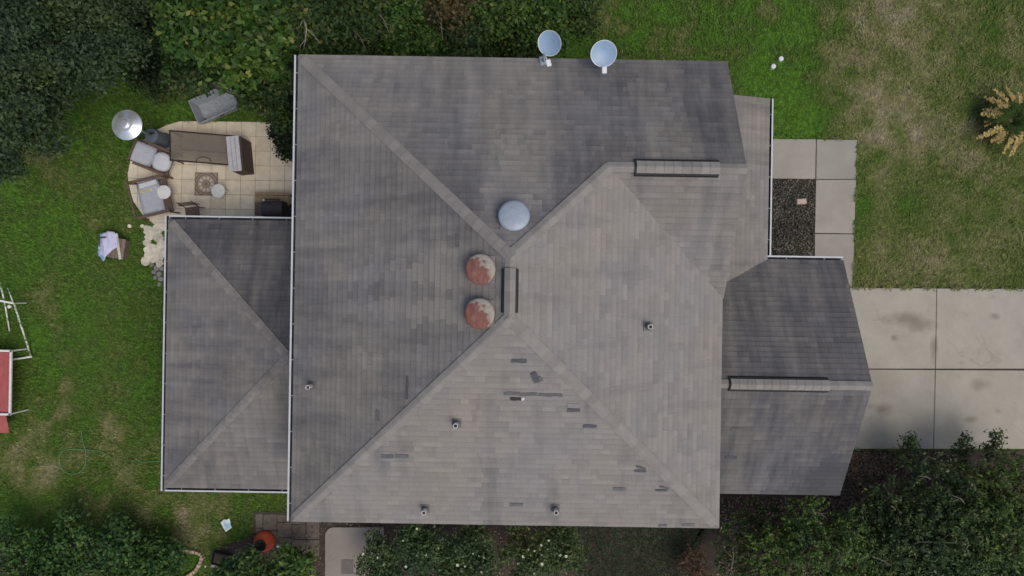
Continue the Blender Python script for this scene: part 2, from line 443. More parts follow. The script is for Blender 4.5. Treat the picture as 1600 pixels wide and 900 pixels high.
def leaf_mat(name, dark, mid, light, yellow=None, trans=0.35):
    m, nt, bs = new_mat(name)
    rnd = nd(nt, 'ShaderNodeNewGeometry').outputs['Random Per Island']
    stops = [(0.0, dark), (0.5, mid), (0.92, light)]
    if yellow: stops += [(0.96, yellow)]
    c = ramp(nt, rnd, stops)
    c = mixc(nt, 1.0, c, ramp(nt, noise_tex(nt, 1.3, 4, 0.65), [(0.3, (0.55, 0.62, 0.62)), (0.5, (0.95, 0.97, 0.95)), (0.72, (1.5, 1.36, 1.12))]), 'MULTIPLY')
    c = mixc(nt, 1.0, c, ramp(nt, noise_tex(nt, 0.45, 2, 0.5), [(0.35, (0.85, 0.95, 1.0)), (0.65, (1.15, 1.05, 0.92))]), 'MULTIPLY')
    nt.links.new(c, bs.inputs['Base Color'])
    bs.inputs['Roughness'].default_value = 0.55
    bs.inputs['Specular IOR Level'].default_value = 0.3
    tr = nd(nt, 'ShaderNodeBsdfTranslucent'); nt.links.new(c, tr.inputs['Color'])
    mx = nd(nt, 'ShaderNodeMixShader'); mx.inputs[0].default_value = trans
    nt.links.new(bs.outputs[0], mx.inputs[1]); nt.links.new(tr.outputs[0], mx.inputs[2])
    nt.links.new(mx.outputs[0], nt.nodes['Material Output'].inputs['Surface'])
    return m
L = {
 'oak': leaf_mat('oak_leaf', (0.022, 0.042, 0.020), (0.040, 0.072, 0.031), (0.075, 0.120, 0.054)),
 'bright': leaf_mat('bright_leaf', (0.030, 0.072, 0.014), (0.055, 0.125, 0.020), (0.10, 0.185, 0.035), (0.20, 0.24, 0.06)),
 'mid': leaf_mat('hedge_leaf', (0.024, 0.050, 0.014), (0.046, 0.088, 0.022), (0.085, 0.135, 0.035), (0.14, 0.13, 0.045)),
 'shrub': leaf_mat('shrub_leaf', (0.028, 0.070, 0.018), (0.052, 0.120, 0.030), (0.105, 0.195, 0.048), (0.16, 0.23, 0.06)),
 'flower': leaf_mat('flower_bush_leaf', (0.030, 0.058, 0.022), (0.060, 0.105, 0.038), (0.12, 0.175, 0.075)),
 'right': leaf_mat('fine_leaf', (0.024, 0.048, 0.016), (0.045, 0.084, 0.026), (0.095, 0.150, 0.048), (0.19, 0.21, 0.10)),
 'right_b': leaf_mat('fine_leaf_bright', (0.032, 0.068, 0.018), (0.062, 0.122, 0.028), (0.125, 0.20, 0.046), (0.23, 0.25, 0.10)),
 'dark': leaf_mat('dark_hedge_leaf', (0.010, 0.022, 0.009), (0.018, 0.036, 0.012), (0.032, 0.056, 0.018)),
 'rusty': leaf_mat('rusty_leaf', (0.045, 0.045, 0.018), (0.085, 0.070, 0.03), (0.15, 0.115, 0.05)),
 'dead': leaf_mat('dead_leaf', (0.06, 0.038, 0.025), (0.11, 0.068, 0.045), (0.17, 0.11, 0.07)),
 'litter': leaf_mat('leaf_litter', (0.07, 0.045, 0.032), (0.16, 0.11, 0.08), (0.28, 0.20, 0.15), trans=0.0),
 'gravel': leaf_mat('bed_chips', (0.02, 0.019, 0.016), (0.06, 0.056, 0.046), (0.17, 0.16, 0.13), trans=0.0),
}

# ------------------------------------------------------------------ the lawn
def gpoly(pts, z=0.0):
    return [tuple(G(x, y, z)[:2]) for x, y in pts]
def rot2(p, a=HROT):
    return (p[0] * math.cos(a) - p[1] * math.sin(a), p[0] * math.sin(a) + p[1] * math.cos(a))

PATIO = gpoly([(283, 190), (262, 196), (243, 205), (227, 218), (213, 234), (205, 252), (201, 272), (203, 294), (210, 315), (223, 334), (240, 349), (262, 364), (470, 367), (474, 192)])
PATIO = PATIO if area2(PATIO) > 0 else PATIO[::-1]
DRIVE = [G(1250, 450), G(1250, 702), G(1800, 700), G(1800, 454)]
WALK = gpoly([(1170, 216), (1338, 219), (1331, 452), (1170, 452)])
BED_R = gpoly([(1100, 706), (1345, 704), (1420, 704), (1800, 704), (1800, 1080), (1060, 1080), (1050, 900), (1110, 800)])
BED_B = gpoly([(330, 862), (395, 836), (500, 800), (570, 800), (1110, 812), (1050, 900), (1050, 1080), (-200, 1080), (-200, 836), (60, 836), (200, 840), (262, 858), (262, 905), (330, 905)])  # right-hand end lays dark soil over grass that is only shaded
FOOT = [[rot2(p) for p in poly] for poly in (
    [(-4.84, -5.2), (4.6, -5.2), (4.6, 5.05), (-4.84, 5.05)],
    [(4.6, -5.2), (8.6, -5.2), (8.6, 0.65), (6.6, 0.65), (6.6, 4.9), (4.6, 4.9)],
    [(-9.1, -5.3), (-4.84, -5.3), (-4.84, 1.5), (-9.1, 1.5)])]

def blob(px, py, r, x, y, sy=1.0):
    c = G(px, py); d2 = ((x - c.x) ** 2 + ((y - c.y) * sy) ** 2) / (r * 0.02) ** 2
    return math.exp(-d2)

DRY_BLOBS = [  # px, py, radius px, amount, y squash
    (960, 35, 22, .55, 1), (1060, 70, 30, .25, 1), (1200, 10, 45, .25, 1),
    (1390, 30, 55, .30, 1), (1380, 190, 45, .35, 1), (1470, 120, 22, .25, 1), (1440, 210, 30, .15, 1), (1500, 250, 60, .12, 1), (1480, 410, 60, .15, 2),
    (1340, 120, 40, .2, 1), (1420, 320, 40, -.30, 1), (1345, 330, 16, -.5, .5), (1590, 420, 40, -.2, 1), (1400, 90, 18, -.25, 1),
    (65, 455, 14, .50, .6), (82, 500, 14, .50, .5), (95, 590, 18, .42, .7), (100, 640, 18, .32, .6), (50, 660, 34, .35, 1), (25, 720, 42, .5, 1.4), (60, 745, 36, .35, 1.5),
    (175, 670, 22, .35, .6), (110, 735, 50, .2, 1), (225, 262, 34, .28, 1), (60, 250, 40, .25, 1), (270, 815, 70, .30, 1.4), (200, 760, 70, .22, 1), (330, 800, 60, .28, 1.4),
    (160, 790, 26, .3, 1.4), (300, 840, 40, .15, 1), (140, 345, 14, .3, 1),
]
def dryness(x, y):
    px = 800 + x * 50.1; py = 450 - y * 50.1
    n1 = fbm(x * 0.45, y * 0.45, 3.1); n2 = fbm(x * 1.7, y * 1.7, 9.2, 5)
    if px > 900:
        edge = 1275 + 22 * fbm(0.3, y * 0.7, 5.0)
        t = min(1, max(0, (px - edge) / 45 + 0.5))
        base = -0.03 * (1 - t) + 0.37 * t
        if px < 1160: base = 0.13
        d = base + 0.16 * n1 + 0.20 * n2
    else:
        d = 0.14 + 0.14 * n1 + 0.13 * n2
    for bx, by, r, a, sy in DRY_BLOBS:
        d += a * (0.5 if px < 500 else 0.8) * blob(bx, by, r, x, y, sy) * (1 + 1.6 * n2)
    return min(1, max(0, d))

def lawn_colour(nt, fac):
    c = ramp(nt, fac, [(0.0, (0.072, 0.160, 0.018)), (0.13, (0.050, 0.100, 0.014)), (0.22, (0.058, 0.100, 0.019)), (0.38, (0.112, 0.132, 0.042)), (0.65, (0.175, 0.168, 0.083)), (1.0, (0.25, 0.22, 0.15))])
    return c

def ground_mat():
    m, nt, bs = new_mat('lawn_ground')
    at = nd(nt, 'ShaderNodeAttribute', attribute_type='GEOMETRY', attribute_name='dry')
    n = noise_tex(nt, 9, 5, 0.7)
    a = nd(nt, 'ShaderNodeMath', operation='MULTIPLY_ADD'); nt.links.new(n, a.inputs[0]); a.inputs[1].default_value = 0.5; nt.links.new(at.outputs['Fac'], a.inputs[2])
    b = nd(nt, 'ShaderNodeMath', operation='SUBTRACT'); nt.links.new(a.outputs[0], b.inputs[0]); b.inputs[1].default_value = 0.24
    c = lawn_colour(nt, b.outputs[0])
    c = mixc(nt, 1.0, c, ramp(nt, noise_tex(nt, 6.5, 5, 0.75), [(0.3, (0.50, 0.50, 0.50)), (0.7, (1.25, 1.25, 1.2))]), 'MULTIPLY')
    nt.links.new(c, bs.inputs['Base Color']); bs.inputs['Roughness'].default_value = 0.95
    bs.inputs['Specular IOR Level'].default_value = 0.1
    bump(nt, bs, n, 0.8, 0.04)
    return m
def blade_mat():
    m, nt, bs = new_mat('grass_blades')
    at = nd(nt, 'ShaderNodeAttribute', attribute_type='GEOMETRY', attribute_name='dry')
    rnd = nd(nt, 'ShaderNodeNewGeometry').outputs['Random Per Island']
    a = nd(nt, 'ShaderNodeMath', operation='MULTIPLY_ADD'); nt.links.new(rnd, a.inputs[0]); a.inputs[1].default_value = 0.34; nt.links.new(at.outputs['Fac'], a.inputs[2])
    b = nd(nt, 'ShaderNodeMath', operation='SUBTRACT'); nt.links.new(a.outputs[0], b.inputs[0]); b.inputs[1].default_value = 0.15
    c = mixc(nt, 1.0, lawn_colour(nt, b.outputs[0]), (1.35, 1.35, 1.3), 'MULTIPLY')
    c = mixc(nt, 1.0, c, ramp(nt, noise_tex(nt, 6.5, 3, 0.6), [(0.3, (0.62, 0.62, 0.62)), (0.7, (1.25, 1.25, 1.2))]), 'MULTIPLY')
    nt.links.new(c, bs.inputs['Base Color']); bs.inputs['Roughness'].default_value = 0.7
    bs.inputs['Specular IOR Level'].default_value = 0.2
    return m

xs = sorted(set([-300, -150, -80, -45, -28] + [round(-19 + 0.2 * i, 3) for i in range(191)] + [28, 45, 80, 150, 300]))
ys = sorted(set([-300, -150, -80, -45, -22] + [round(-12 + 0.2 * i, 3) for i in range(121)] + [22, 45, 80, 150, 300]))
vs, dry = [], []
for y in ys:
    for x in xs:
        near = abs(x) < 19 and abs(y) < 12
        vs.append((x, y, 0.03 * fbm(x * 0.3, y * 0.3, 1.0) - 0.02 if near else -0.02))
        dry.append(dryness(x, y) if near else 0.35)
nx = len(xs)
fs = [(j * nx + i, j * nx + i + 1, (j + 1) * nx + i + 1, (j + 1) * nx + i) for j in range(len(ys) - 1) for i in range(nx - 1)]
me = bpy.data.meshes.new('ground'); me.from_pydata(vs, [], fs)
me.attributes.new('dry', 'FLOAT', 'POINT').data.foreach_set('value', dry)
me.materials.append(ground_mat())
ground = link('ground', me); tag(ground, kind='structure')

DRIVE_P = [(p.x, p.y) for p in DRIVE]
EXCL = FOOT + [PATIO, DRIVE_P, WALK, BED_R, BED_B]
def excluded(x, y, polys=EXCL):
    return any(inside(x, y, p) for p in polys)

def grass(n):
    P, D = [], []
    while len(P) < n:
        x = rng.uniform(-17.2, 17.2); y = rng.uniform(-10, 10)
        if -4.9 < x < 4.6 and -5.2 < y < 5: continue
        if excluded(x, y): continue
        d = dryness(x, y)
        if rng.random() < d * 0.45: continue
        P.append((x, y)); D.append(d)
    zb = [-0.01] * len(P)
    for (a, b_, m) in (((1300, 450), (1640, 453.5), 900), ((1338.5, 219), (1332, 450), 620), ((1205, 216), (1338, 218), 330), ((283, 189.5), (425, 190.5), 300), ((1250, 703), (1420, 703), 160)):
        for _ in range(m):
            t = rng.random(); q = G(a[0] + (b_[0] - a[0]) * t, a[1] + (b_[1] - a[1]) * t + rng.uniform(-3, .6), 0)
            if fbm(q.x * 2.5, q.y * 2.5, 7.7) < -0.12: continue
            P.append((q.x, q.y)); D.append(dryness(q.x, q.y)); zb.append(0.045)
    P = np.array(P); D = np.array(D); zb = np.array(zb)
    k = len(P)
    a = nr.uniform(0, 2 * math.pi, k); ln = nr.uniform(0.05, 0.12, k); w = nr.uniform(0.010, 0.020, k); h = nr.uniform(0.02, 0.07, k)
    ca, sa = np.cos(a), np.sin(a)
    V = np.zeros((k, 3, 3))
    V[:, 0, 0] = P[:, 0] - sa * w; V[:, 0, 1] = P[:, 1] + ca * w
    V[:, 1, 0] = P[:, 0] + sa * w; V[:, 1, 1] = P[:, 1] - ca * w
    V[:, 2, 0] = P[:, 0] + ca * ln; V[:, 2, 1] = P[:, 1] + sa * ln; V[:, 2, 2] = h
    V[:, :2, 2] = zb[:, None]; V[:, 2, 2] += zb + 0.01
    me = bpy.data.meshes.new('grass')
    me.vertices.add(3 * k); me.vertices.foreach_set('co', V.reshape(-1))
    me.loops.add(3 * k); me.loops.foreach_set('vertex_index', np.arange(3 * k))
    me.polygons.add(k); me.polygons.foreach_set('loop_start', np.arange(0, 3 * k, 3)); me.polygons.foreach_set('loop_total', np.full(k, 3))
    me.update(calc_edges=True)
    me.attributes.new('dry', 'FLOAT', 'POINT').data.foreach_set('value', np.repeat(D, 3))
    me.materials.append(blade_mat())
    o = link('grass', me)
    tag(o, 'short green and straw coloured lawn grass around the house', 'grass', kind='stuff')
grass(170000)

# ------------------------------------------------------------------ leaf and chip scatter
def quads_mesh(name, cen, nor, size, aspect, mats, fold=0.15, mat_index=None):
    n = len(cen)
    nor = nor / (np.linalg.norm(nor, axis=1, keepdims=True) + 1e-9)
    rd = nr.normal(size=(n, 3))
    t = rd - nor * np.sum(rd * nor, axis=1, keepdims=True); t /= (np.linalg.norm(t, axis=1, keepdims=True) + 1e-9)
    b = np.cross(nor, t)
    s = size[:, None]
    V = np.zeros((n, 4, 3))
    V[:, 0] = cen - t * s * 0.5
    V[:, 1] = cen + b * s * 0.5 * aspect + nor * s * fold
    V[:, 2] = cen + t * s * 0.5 - nor * s * fold * 0.6
    V[:, 3] = cen - b * s * 0.5 * aspect + nor * s * fold
    me = bpy.data.meshes.new(name)
    me.vertices.add(4 * n); me.vertices.foreach_set('co', V.reshape(-1))
    me.loops.add(4 * n); me.loops.foreach_set('vertex_index', np.arange(4 * n))
    me.polygons.add(n); me.polygons.foreach_set('loop_start', np.arange(0, 4 * n, 4)); me.polygons.foreach_set('loop_total', np.full(n, 4))
    for m in (mats if isinstance(mats, (list, tuple)) else [mats]): me.materials.append(m)
    if mat_index is not None: me.polygons.foreach_set('material_index', mat_index)
    me.update(calc_edges=True)
    return me

def sheet(name, poly, z, mat, thick=0.3):
    b = MB(); b.prism(poly if area2(poly) > 0 else poly[::-1], z - thick, z)
    return b.build(name, mat)

# ------------------------------------------------------------------ beds, driveway, walkway, patio
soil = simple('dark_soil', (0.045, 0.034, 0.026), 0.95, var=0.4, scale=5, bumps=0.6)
tag(sheet('planting_bed', BED_R, 0.014, soil), kind='structure')
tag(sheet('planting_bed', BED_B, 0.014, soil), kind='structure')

def scatter_in(poly, n, z0, z1, keep=None):
    x0 = min(p[0] for p in poly); x1 = max(p[0] for p in poly); y0 = min(p[1] for p in poly); y1 = max(p[1] for p in poly)
    out = []
    t = 0
    while len(out) < n and t < n * 40:
        t += 1
        x, y = rng.uniform(x0, x1), rng.uniform(y0, y1)
        if inside(x, y, poly) and not excluded(x, y, FOOT) and (keep is None or rng.random() < keep(x, y)):
            out.append((x, y, rng.uniform(z0, z1)))
    return np.array(out)

LIT = gpoly([(1300, 706), (1420, 706), (1500, 706), (1480, 900), (1120, 900), (1120, 775), (1290, 775)])
c = scatter_in(LIT, 8000, 0.03, 0.06, lambda x, y: blob(1360, 730, 60, x, y) + 0.22)
o = link('leaf_litter', quads_mesh('leaf_litter', c, nr.normal(size=c.shape) * 0.35 + np.array([0, 0, 1.0]), nr.uniform(0.05, 0.11, len(c)), 0.55, L['litter']))
tag(o, 'brown leaf litter on the soil beside the driveway', 'leaf litter', kind='stuff')
LIT2 = gpoly([(310, 862), (395, 836), (500, 810), (570, 815), (890, 815), (910, 900), (910, 960), (310, 960)])
c = scatter_in(LIT2, 2600, 0.03, 0.06)
o = link('leaf_litter', quads_mesh('leaf_litter', c, nr.normal(size=c.shape) * 0.35 + np.array([0, 0, 1.0]), nr.uniform(0.04, 0.09, len(c)), 0.55, L['litter']))
tag(o, 'thin dark leaf litter on the soil between the flowering bushes and the urn', 'leaf litter', kind='stuff')

def slab_set(name, polys, mat, z, base_poly, bev=0.012):
    base = sheet(name, base_poly, z - 0.03, M['joint'])
    tag(base, kind='structure')
    for p in polys:
        b = MB(); b.prism(p if area2(p) > 0 else p[::-1], z - 0.1, z, bevel=bev); b.build('slab', mat, base)
    return base

def inset(poly, d):
    n = len(poly); cx = sum(p[0] for p in poly) / n; cy = sum(p[1] for p in poly) / n
    out = []
    for p in poly:
        out.append((p[0] - math.copysign(d, p[0] - cx), p[1] - math.copysign(d, p[1] - cy)))
    return out

DX = [1235, 1460, 1690, 1860]
dpoly = []
for i in range(3):
    for (ya, yb) in ((450, 576), (577, 701)):
        sk = 0.02 * 0
        q = [G(DX[i] + (2 if i == 1 else 0) * (ya < 500), ya + (DX[i] - 1400) * 0.006), G(DX[i + 1] + 2 * (ya < 500), ya + (DX[i + 1] - 1400) * 0.006), G(DX[i + 1] - 3 * (ya > 500), yb), G(DX[i] - 3 * (ya > 500), yb)]
        dpoly.append(inset([(p.x, p.y) for p in q], 0.007))
slab_set('driveway', dpoly, M['concrete'], 0.055, gpoly([(1240, 450.5), (1855, 453.5), (1855, 700.5), (1240, 700.5)]))
wp = [gpoly(p) for p in ([(1180, 217), (1274, 218), (1273, 280), (1180, 279)], [(1275, 218), (1338, 219), (1336.5, 280), (1274, 280)],
      [(1274, 281), (1336.5, 281), (1334, 365), (1272, 364)], [(1272, 365.5), (1334, 366), (1331, 449), (1272, 449)])]
slab_set('walkway', [inset(p, 0.001) for p in wp], M['walk'], 0.05, gpoly([(1182, 218), (1337, 220), (1331, 448), (1273, 448), (1273, 281), (1182, 280)]))
bed = gpoly([(1185, 281), (1272.5, 281), (1271, 420), (1185, 420)])
tag(sheet('entry_bed', bed, 0.02, soil), kind='structure')
c = scatter_in(gpoly([(1204, 281), (1273, 281), (1271, 400), (1204, 400)]), 3600, 0.03, 0.06)
o = link('bark_chips', quads_mesh('bark_chips', c, nr.normal(size=c.shape) * 0.5 + np.array([0, 0, 1.0]), nr.uniform(0.03, 0.085, len(c)), 0.6, L['gravel']))
tag(o, 'dark bark chips filling the narrow bed beside the walkway', 'bark chips', kind='stuff')
b = MB(); b.box((0, 0, 0.05), (0.34, 0.19, 0.10), taper=0.85)
o = b.build('stone', M['pink_stone'], loc=G(1251, 315, 0.03)); bevel(o, 0.025, 2); o.rotation_euler.z = R(4)
tag(o, 'pinkish stone block lying on the dark bark chip bed', 'stone')

# patio: grout base, every tile its own piece, medallion inlay
patio = sheet('patio', PATIO, 0.035, M['grout']); tag(patio, kind='structure')
TS = 0.457
p0 = G(424, 191); ta = R(-0.9)
MED = HL(323.5, 288, 0.05)
ux, uy = Vector((math.cos(ta), math.sin(ta))), Vector((-math.sin(ta), math.cos(ta)))
for i in range(-12, 3):
    for j in range(-9, 2):
        o2 = Vector((p0.x, p0.y)) + ux * (i * TS) + uy * (j * TS)
        g = 0.006
        rect = [o2 + ux * g + uy * g, o2 + ux * (TS - g) + uy * g, o2 + ux * (TS - g) + uy * (TS - g), o2 + ux * g + uy * (TS - g)]
        poly = clip_convex(PATIO, [tuple(v) for v in rect])
        if len(poly) < 3 or abs(area2(poly)) < 0.004: continue
        if area2(poly) < 0: poly = poly[::-1]
        b = MB(); b.prism(poly, 0.02, 0.05 + rng.uniform(-0.001, 0.001))
        b.build('tile', M['tile'], patio)
med_c = G(323.5, 288)
b = MB(); b.box((med_c.x, med_c.y, 0.045), (0.72, 0.72, 0.03), ta, mi=0)
medallion = b.build('medallion', M['med_brown'], patio)
def ring(name, r0, r1, z, mat, n=32):
    b = MB()
    vs = []
    for k in range(n):
        t = 2 * math.pi * k / n
        vs += [(med_c.x + r0 * math.cos(t), med_c.y + r0 * math.sin(t), z), (med_c.x + r1 * math.cos(t), med_c.y + r1 * math.sin(t), z)]
    b.add(vs, [(2 * k, 2 * k + 1, (2 * k + 3) % (2 * n), (2 * k + 2) % (2 * n)) for k in range(n)])
    return b.build(name, mat, medallion)
ring('inlay_field', 0.0, 0.335, 0.0635, M['med_tan'])
ring('inlay_ring', 0.27, 0.31, 0.0665, M['med_brown'])
ring('inlay_ring', 0.09, 0.12, 0.0665, M['med_brown'])
ring('inlay_hub', 0.0, 0.06, 0.0665, M['med_brown'])
for k in range(10):
    t = 2 * math.pi * k / 10
    b = MB(); d = Vector((math.cos(t), math.sin(t), 0)); s = Vector((-d.y, d.x, 0)); cc = Vector((med_c.x, med_c.y, 0.0675))
    b.add([cc + d * 0.13, cc + d * 0.19 - s * 0.035, cc + d * 0.25, cc + d * 0.19 + s * 0.035], [(0, 1, 2, 3)])
    b.build('inlay_petal', M['med_cream'], medallion)
for sx, sy in ((1, 1), (-1, 1), (-1, -1), (1, -1)):
    b = MB(); b.add([(med_c.x + sx * 0.33, med_c.y + sy * 0.33, 0.0635), (med_c.x + sx * 0.33, med_c.y + sy * 0.2, 0.0635), (med_c.x + sx * 0.2, med_c.y + sy * 0.33, 0.0635)], [(0, 1, 2) if sx * sy < 0 else (0, 2, 1)])
    b.build('inlay_corner', M['med_tan'], medallion)

# ------------------------------------------------------------------ the house
house = thing('house', 'two storey house with grey brown shingled hip roof and low side wings', 'house', (0, 0, 0), HROT)

ZM, ZP, ZL = 5.4, 7.9, 2.7           # main eave, peak, low eaves
W, E, N, S = -5.05, 4.90, 5.35, -5.51
RN, RS = (-0.04, 0.63), (-0.04, -0.59)
pN = (ZP - ZM) / (N - RN[1]); pE = (ZP - ZM) / (E - RN[0])
YC = 2.60; ZC = ZM + pN * (N - YC)
JX = E - (ZC - ZM) / pE
YV = YC - (ZC - ZM) / pN
EX = 4.93                            # cross gable rake
PX, PS = 6.94, 0.27                  # porch eave and pitch
GN, GS, GR, GX = 0.89, -5.50, -2.30, 9.01
ZG = 4.31
pGN = (ZG - ZL) / (GN - GR); pGS = (ZG - ZL) / (GR - GS)
XW = 4.58                            # east wall line
def val_y(x): return GN - PS * (PX - x) / pGN
LW, LN, LS = -9.38, 1.73, -5.58
LPX, LPY, LZ = -5.70, -1.85, 3.84
XL = -4.80

FACES = {  # key: (roof, axis, eave start, eave end (counter-clockwise seen from above), polygon in 3d)
 'W': ('main', 'EW', (W, N, ZM), (W, S, ZM), [(W, N, ZM), (W, S, ZM), (*RS, ZP), (*RN, ZP)]),
 'S': ('main', 'NS', (W, S, ZM), (E, S, ZM), [(W, S, ZM), (E, S, ZM), (*RS, ZP)]),
 'N': ('main', 'NS', (EX, N, ZM), (W, N, ZM), [(EX, N, ZM), (W, N, ZM), (*RN, ZP), (JX, YC, ZC), (EX, YC, ZC)]),
 'E': ('main', 'EW', (E, S, ZM), (E, N, ZM), [(E, S, ZM), (E, YV, ZM), (JX, YC, ZC), (*RN, ZP), (*RS, ZP)]),
 'X': ('main', 'NS', (E, YV, ZM), (EX + .5, YV, ZM), [(E, YV, ZM), (EX, YV, ZM), (EX, YC, ZC), (JX, YC, ZC)]),
 'P': ('porch', 'EW', (PX, GN, ZL), (PX, 5.27, ZL), [(PX, GN, ZL), (PX, 5.27, ZL), (XW, 5.27, ZL + PS * (PX - XW)), (XW, val_y(XW), ZL + PS * (PX - XW))]),
 'GN': ('garage', 'NS', (GX, GN, ZL), (PX, GN, ZL), [(GX, GN, ZL), (PX, GN, ZL), (XW, val_y(XW), ZL + PS * (PX - XW)), (XW, GR, ZG), (GX, GR, ZG)]),
 'GS': ('garage', 'NS', (XW, GS, ZL), (GX, GS, ZL), [(XW, GS, ZL), (GX, GS, ZL), (GX, GR, ZG), (XW, GR, ZG)]),
 'LW': ('wing', 'EW', (LW, LN, ZL), (LW, LS, ZL), [(LW, LN, ZL), (LW, LS, ZL), (LPX, LPY, LZ)]),
 'LN': ('wing', 'NS', (XL, LN, ZL), (LW, LN, ZL), [(XL, LN, ZL), (LW, LN, ZL), (LPX, LPY, LZ), (XL, LPY, LZ)]),
 'LS': ('wing', 'NS', (LW, LS, ZL), (XL, LS, ZL), [(LW, LS, ZL), (XL, LS, ZL), (XL, LPY, LZ), (LPX, LPY, LZ)]),
}
ROOFNAME = {'main': 'main_roof', 'porch': 'porch_roof', 'garage': 'garage_roof', 'wing': 'side_wing_roof'}
EAVES = {'W', 'S', 'N', 'E', 'P', 'GN', 'GS', 'LW', 'LN', 'LS'}

def stain_shade(key, x, y):
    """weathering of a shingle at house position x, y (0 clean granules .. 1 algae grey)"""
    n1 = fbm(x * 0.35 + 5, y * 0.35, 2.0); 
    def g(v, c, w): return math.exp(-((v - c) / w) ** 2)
    if key == 'N':  # base tone of each slope carries painted sun and shade besides algae
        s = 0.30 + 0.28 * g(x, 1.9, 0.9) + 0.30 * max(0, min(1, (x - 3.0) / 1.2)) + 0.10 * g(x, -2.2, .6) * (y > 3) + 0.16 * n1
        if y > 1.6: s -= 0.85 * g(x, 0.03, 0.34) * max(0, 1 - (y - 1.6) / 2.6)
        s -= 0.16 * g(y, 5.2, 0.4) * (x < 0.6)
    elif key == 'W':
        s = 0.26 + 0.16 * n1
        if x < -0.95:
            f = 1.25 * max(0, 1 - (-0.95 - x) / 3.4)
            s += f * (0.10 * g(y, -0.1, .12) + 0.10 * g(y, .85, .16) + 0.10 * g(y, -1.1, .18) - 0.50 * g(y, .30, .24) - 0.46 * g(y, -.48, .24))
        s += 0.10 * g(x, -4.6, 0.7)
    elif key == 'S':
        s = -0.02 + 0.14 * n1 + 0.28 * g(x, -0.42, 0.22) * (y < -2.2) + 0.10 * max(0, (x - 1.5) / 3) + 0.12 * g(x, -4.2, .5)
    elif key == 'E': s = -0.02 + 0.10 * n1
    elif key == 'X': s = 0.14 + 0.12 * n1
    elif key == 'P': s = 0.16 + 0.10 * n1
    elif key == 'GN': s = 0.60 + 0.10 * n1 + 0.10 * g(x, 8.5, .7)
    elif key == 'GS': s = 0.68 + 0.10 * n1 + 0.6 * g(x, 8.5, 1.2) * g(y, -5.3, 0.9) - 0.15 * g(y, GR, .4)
    elif key == 'LN': s = 0.78 + 0.12 * n1 + 0.12 * max(0, (x + 7) / 2)  # slope's shade painted into the colour, deeper towards the main house
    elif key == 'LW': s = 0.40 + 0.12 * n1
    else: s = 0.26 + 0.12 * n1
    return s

EXPO, LAP = 0.143, 0.035
T0, T1 = 0.012, 0.002

class Frame:
    def __init__(self, key):
        self.roof, self.axis, a, b_, poly = FACES[key]
        self.o = Vector(a); self.u = (Vector(b_) - self.o).normalized()
        nrm = Vector((0, 0, 0))
        P = [Vector(p) for p in poly]
        for i in range(len(P)): nrm += P[i - 1].cross(P[i])
        nrm.normalize()
        if nrm.z < 0: nrm = -nrm
        self.n = nrm; self.v = nrm.cross(self.u).normalized()
        self.poly3 = P
        self.poly = [((p - self.o).dot(self.u), (p - self.o).dot(self.v)) for p in P]
        if area2(self.poly) < 0: self.poly = self.poly[::-1]
    def at(self, u, v, h=0.0): return self.o + self.u * u + self.v * v + self.n * h
    def mat(self, u, v, h=0.0):
        m = Matrix((self.u, self.v, self.n)).transposed().to_4x4(); m.translation = self.at(u, v, h); return m
    def uv_of(self, p):
        """drop a house-local xy point vertically on to the plane"""
        z = self.o.z - (self.n.x * (p[0] - self.o.x) + self.n.y * (p[1] - self.o.y)) / self.n.z
        q = Vector((p[0], p[1], z)) - self.o
        return q.dot(self.u), q.dot(self.v)
FR = {k: Frame(k) for k in FACES}

def plane_hit(key, px, py, h=0.02):
    """the point of a roof plane that the drone sees at a pixel -> (u, v)"""
    f = FR[key]
    camp = Vector((0, 0, CAM_H)); d = HL(px, py, 0) - camp
    t = (f.o + f.n * h - camp).dot(f.n) / d.dot(f.n)
    q = camp + d * t - f.o
    return q.dot(f.u), q.dot(f.v)

# roof decks: sheathing planes, fascia boards and soffits
roofs = {}
def deck(rk, keys, fascia, soffit_polys):
    b = MB()
    for k in keys:
        f = FR[k]
        P = [f.at(u, v, -0.012) for u, v in f.poly]
        b.add(P, [tuple(range(len(P)))], 0)
    for (a, c2) in fascia:
        a, c2 = Vector(a), Vector(c2); d = (c2 - a).normalized(); nn = Vector((d.y, -d.x, 0)).normalized()
        z = Vector((0, 0, 0.17)); i = nn * 0.03
        up = Vector((0, 0, 0.0))
        q = [a + up, c2 + up, c2 - z, a - z]
        b.add(q + [p - i for p in q], [(0, 1, 2, 3), (4, 7, 6, 5), (0, 4, 5, 1), (2, 6, 7, 3), (0, 3, 7, 4), (1, 5, 6, 2)], 1)
    for P in soffit_polys: b.add(P, [tuple(range(len(P)))], 2)
    roofs[rk] = b.build(ROOFNAME[rk], [M['asphalt_dark'], M['trim'], M['soffit']], house)
zt = ZM - 0.14
deck('main', 'WSNEX', [((W, S, ZM), (E, S, ZM)), ((E, S, ZM), (E, YV, ZM)), ((EX, YV, ZM), (EX, YC, ZC)), ((EX, YC, ZC), (EX, N, ZM)), ((EX, N, ZM), (W, N, ZM)), ((W, N, ZM), (W, S, ZM))],
     [[(W, S, zt), (E, S, zt), (E, YV, zt), (EX, YV, zt), (EX, N, zt), (W, N, zt)]])
zl = ZL - 0.14
deck('porch', ['P'], [((PX, GN, ZL), (PX, 5.27, ZL)), ((PX, 5.27, ZL), (XW, 5.27, ZL + PS * (PX - XW)))], [[(XW, val_y(XW), zl), (PX, GN, zl), (PX, 5.27, zl), (XW, 5.27, zl)]])
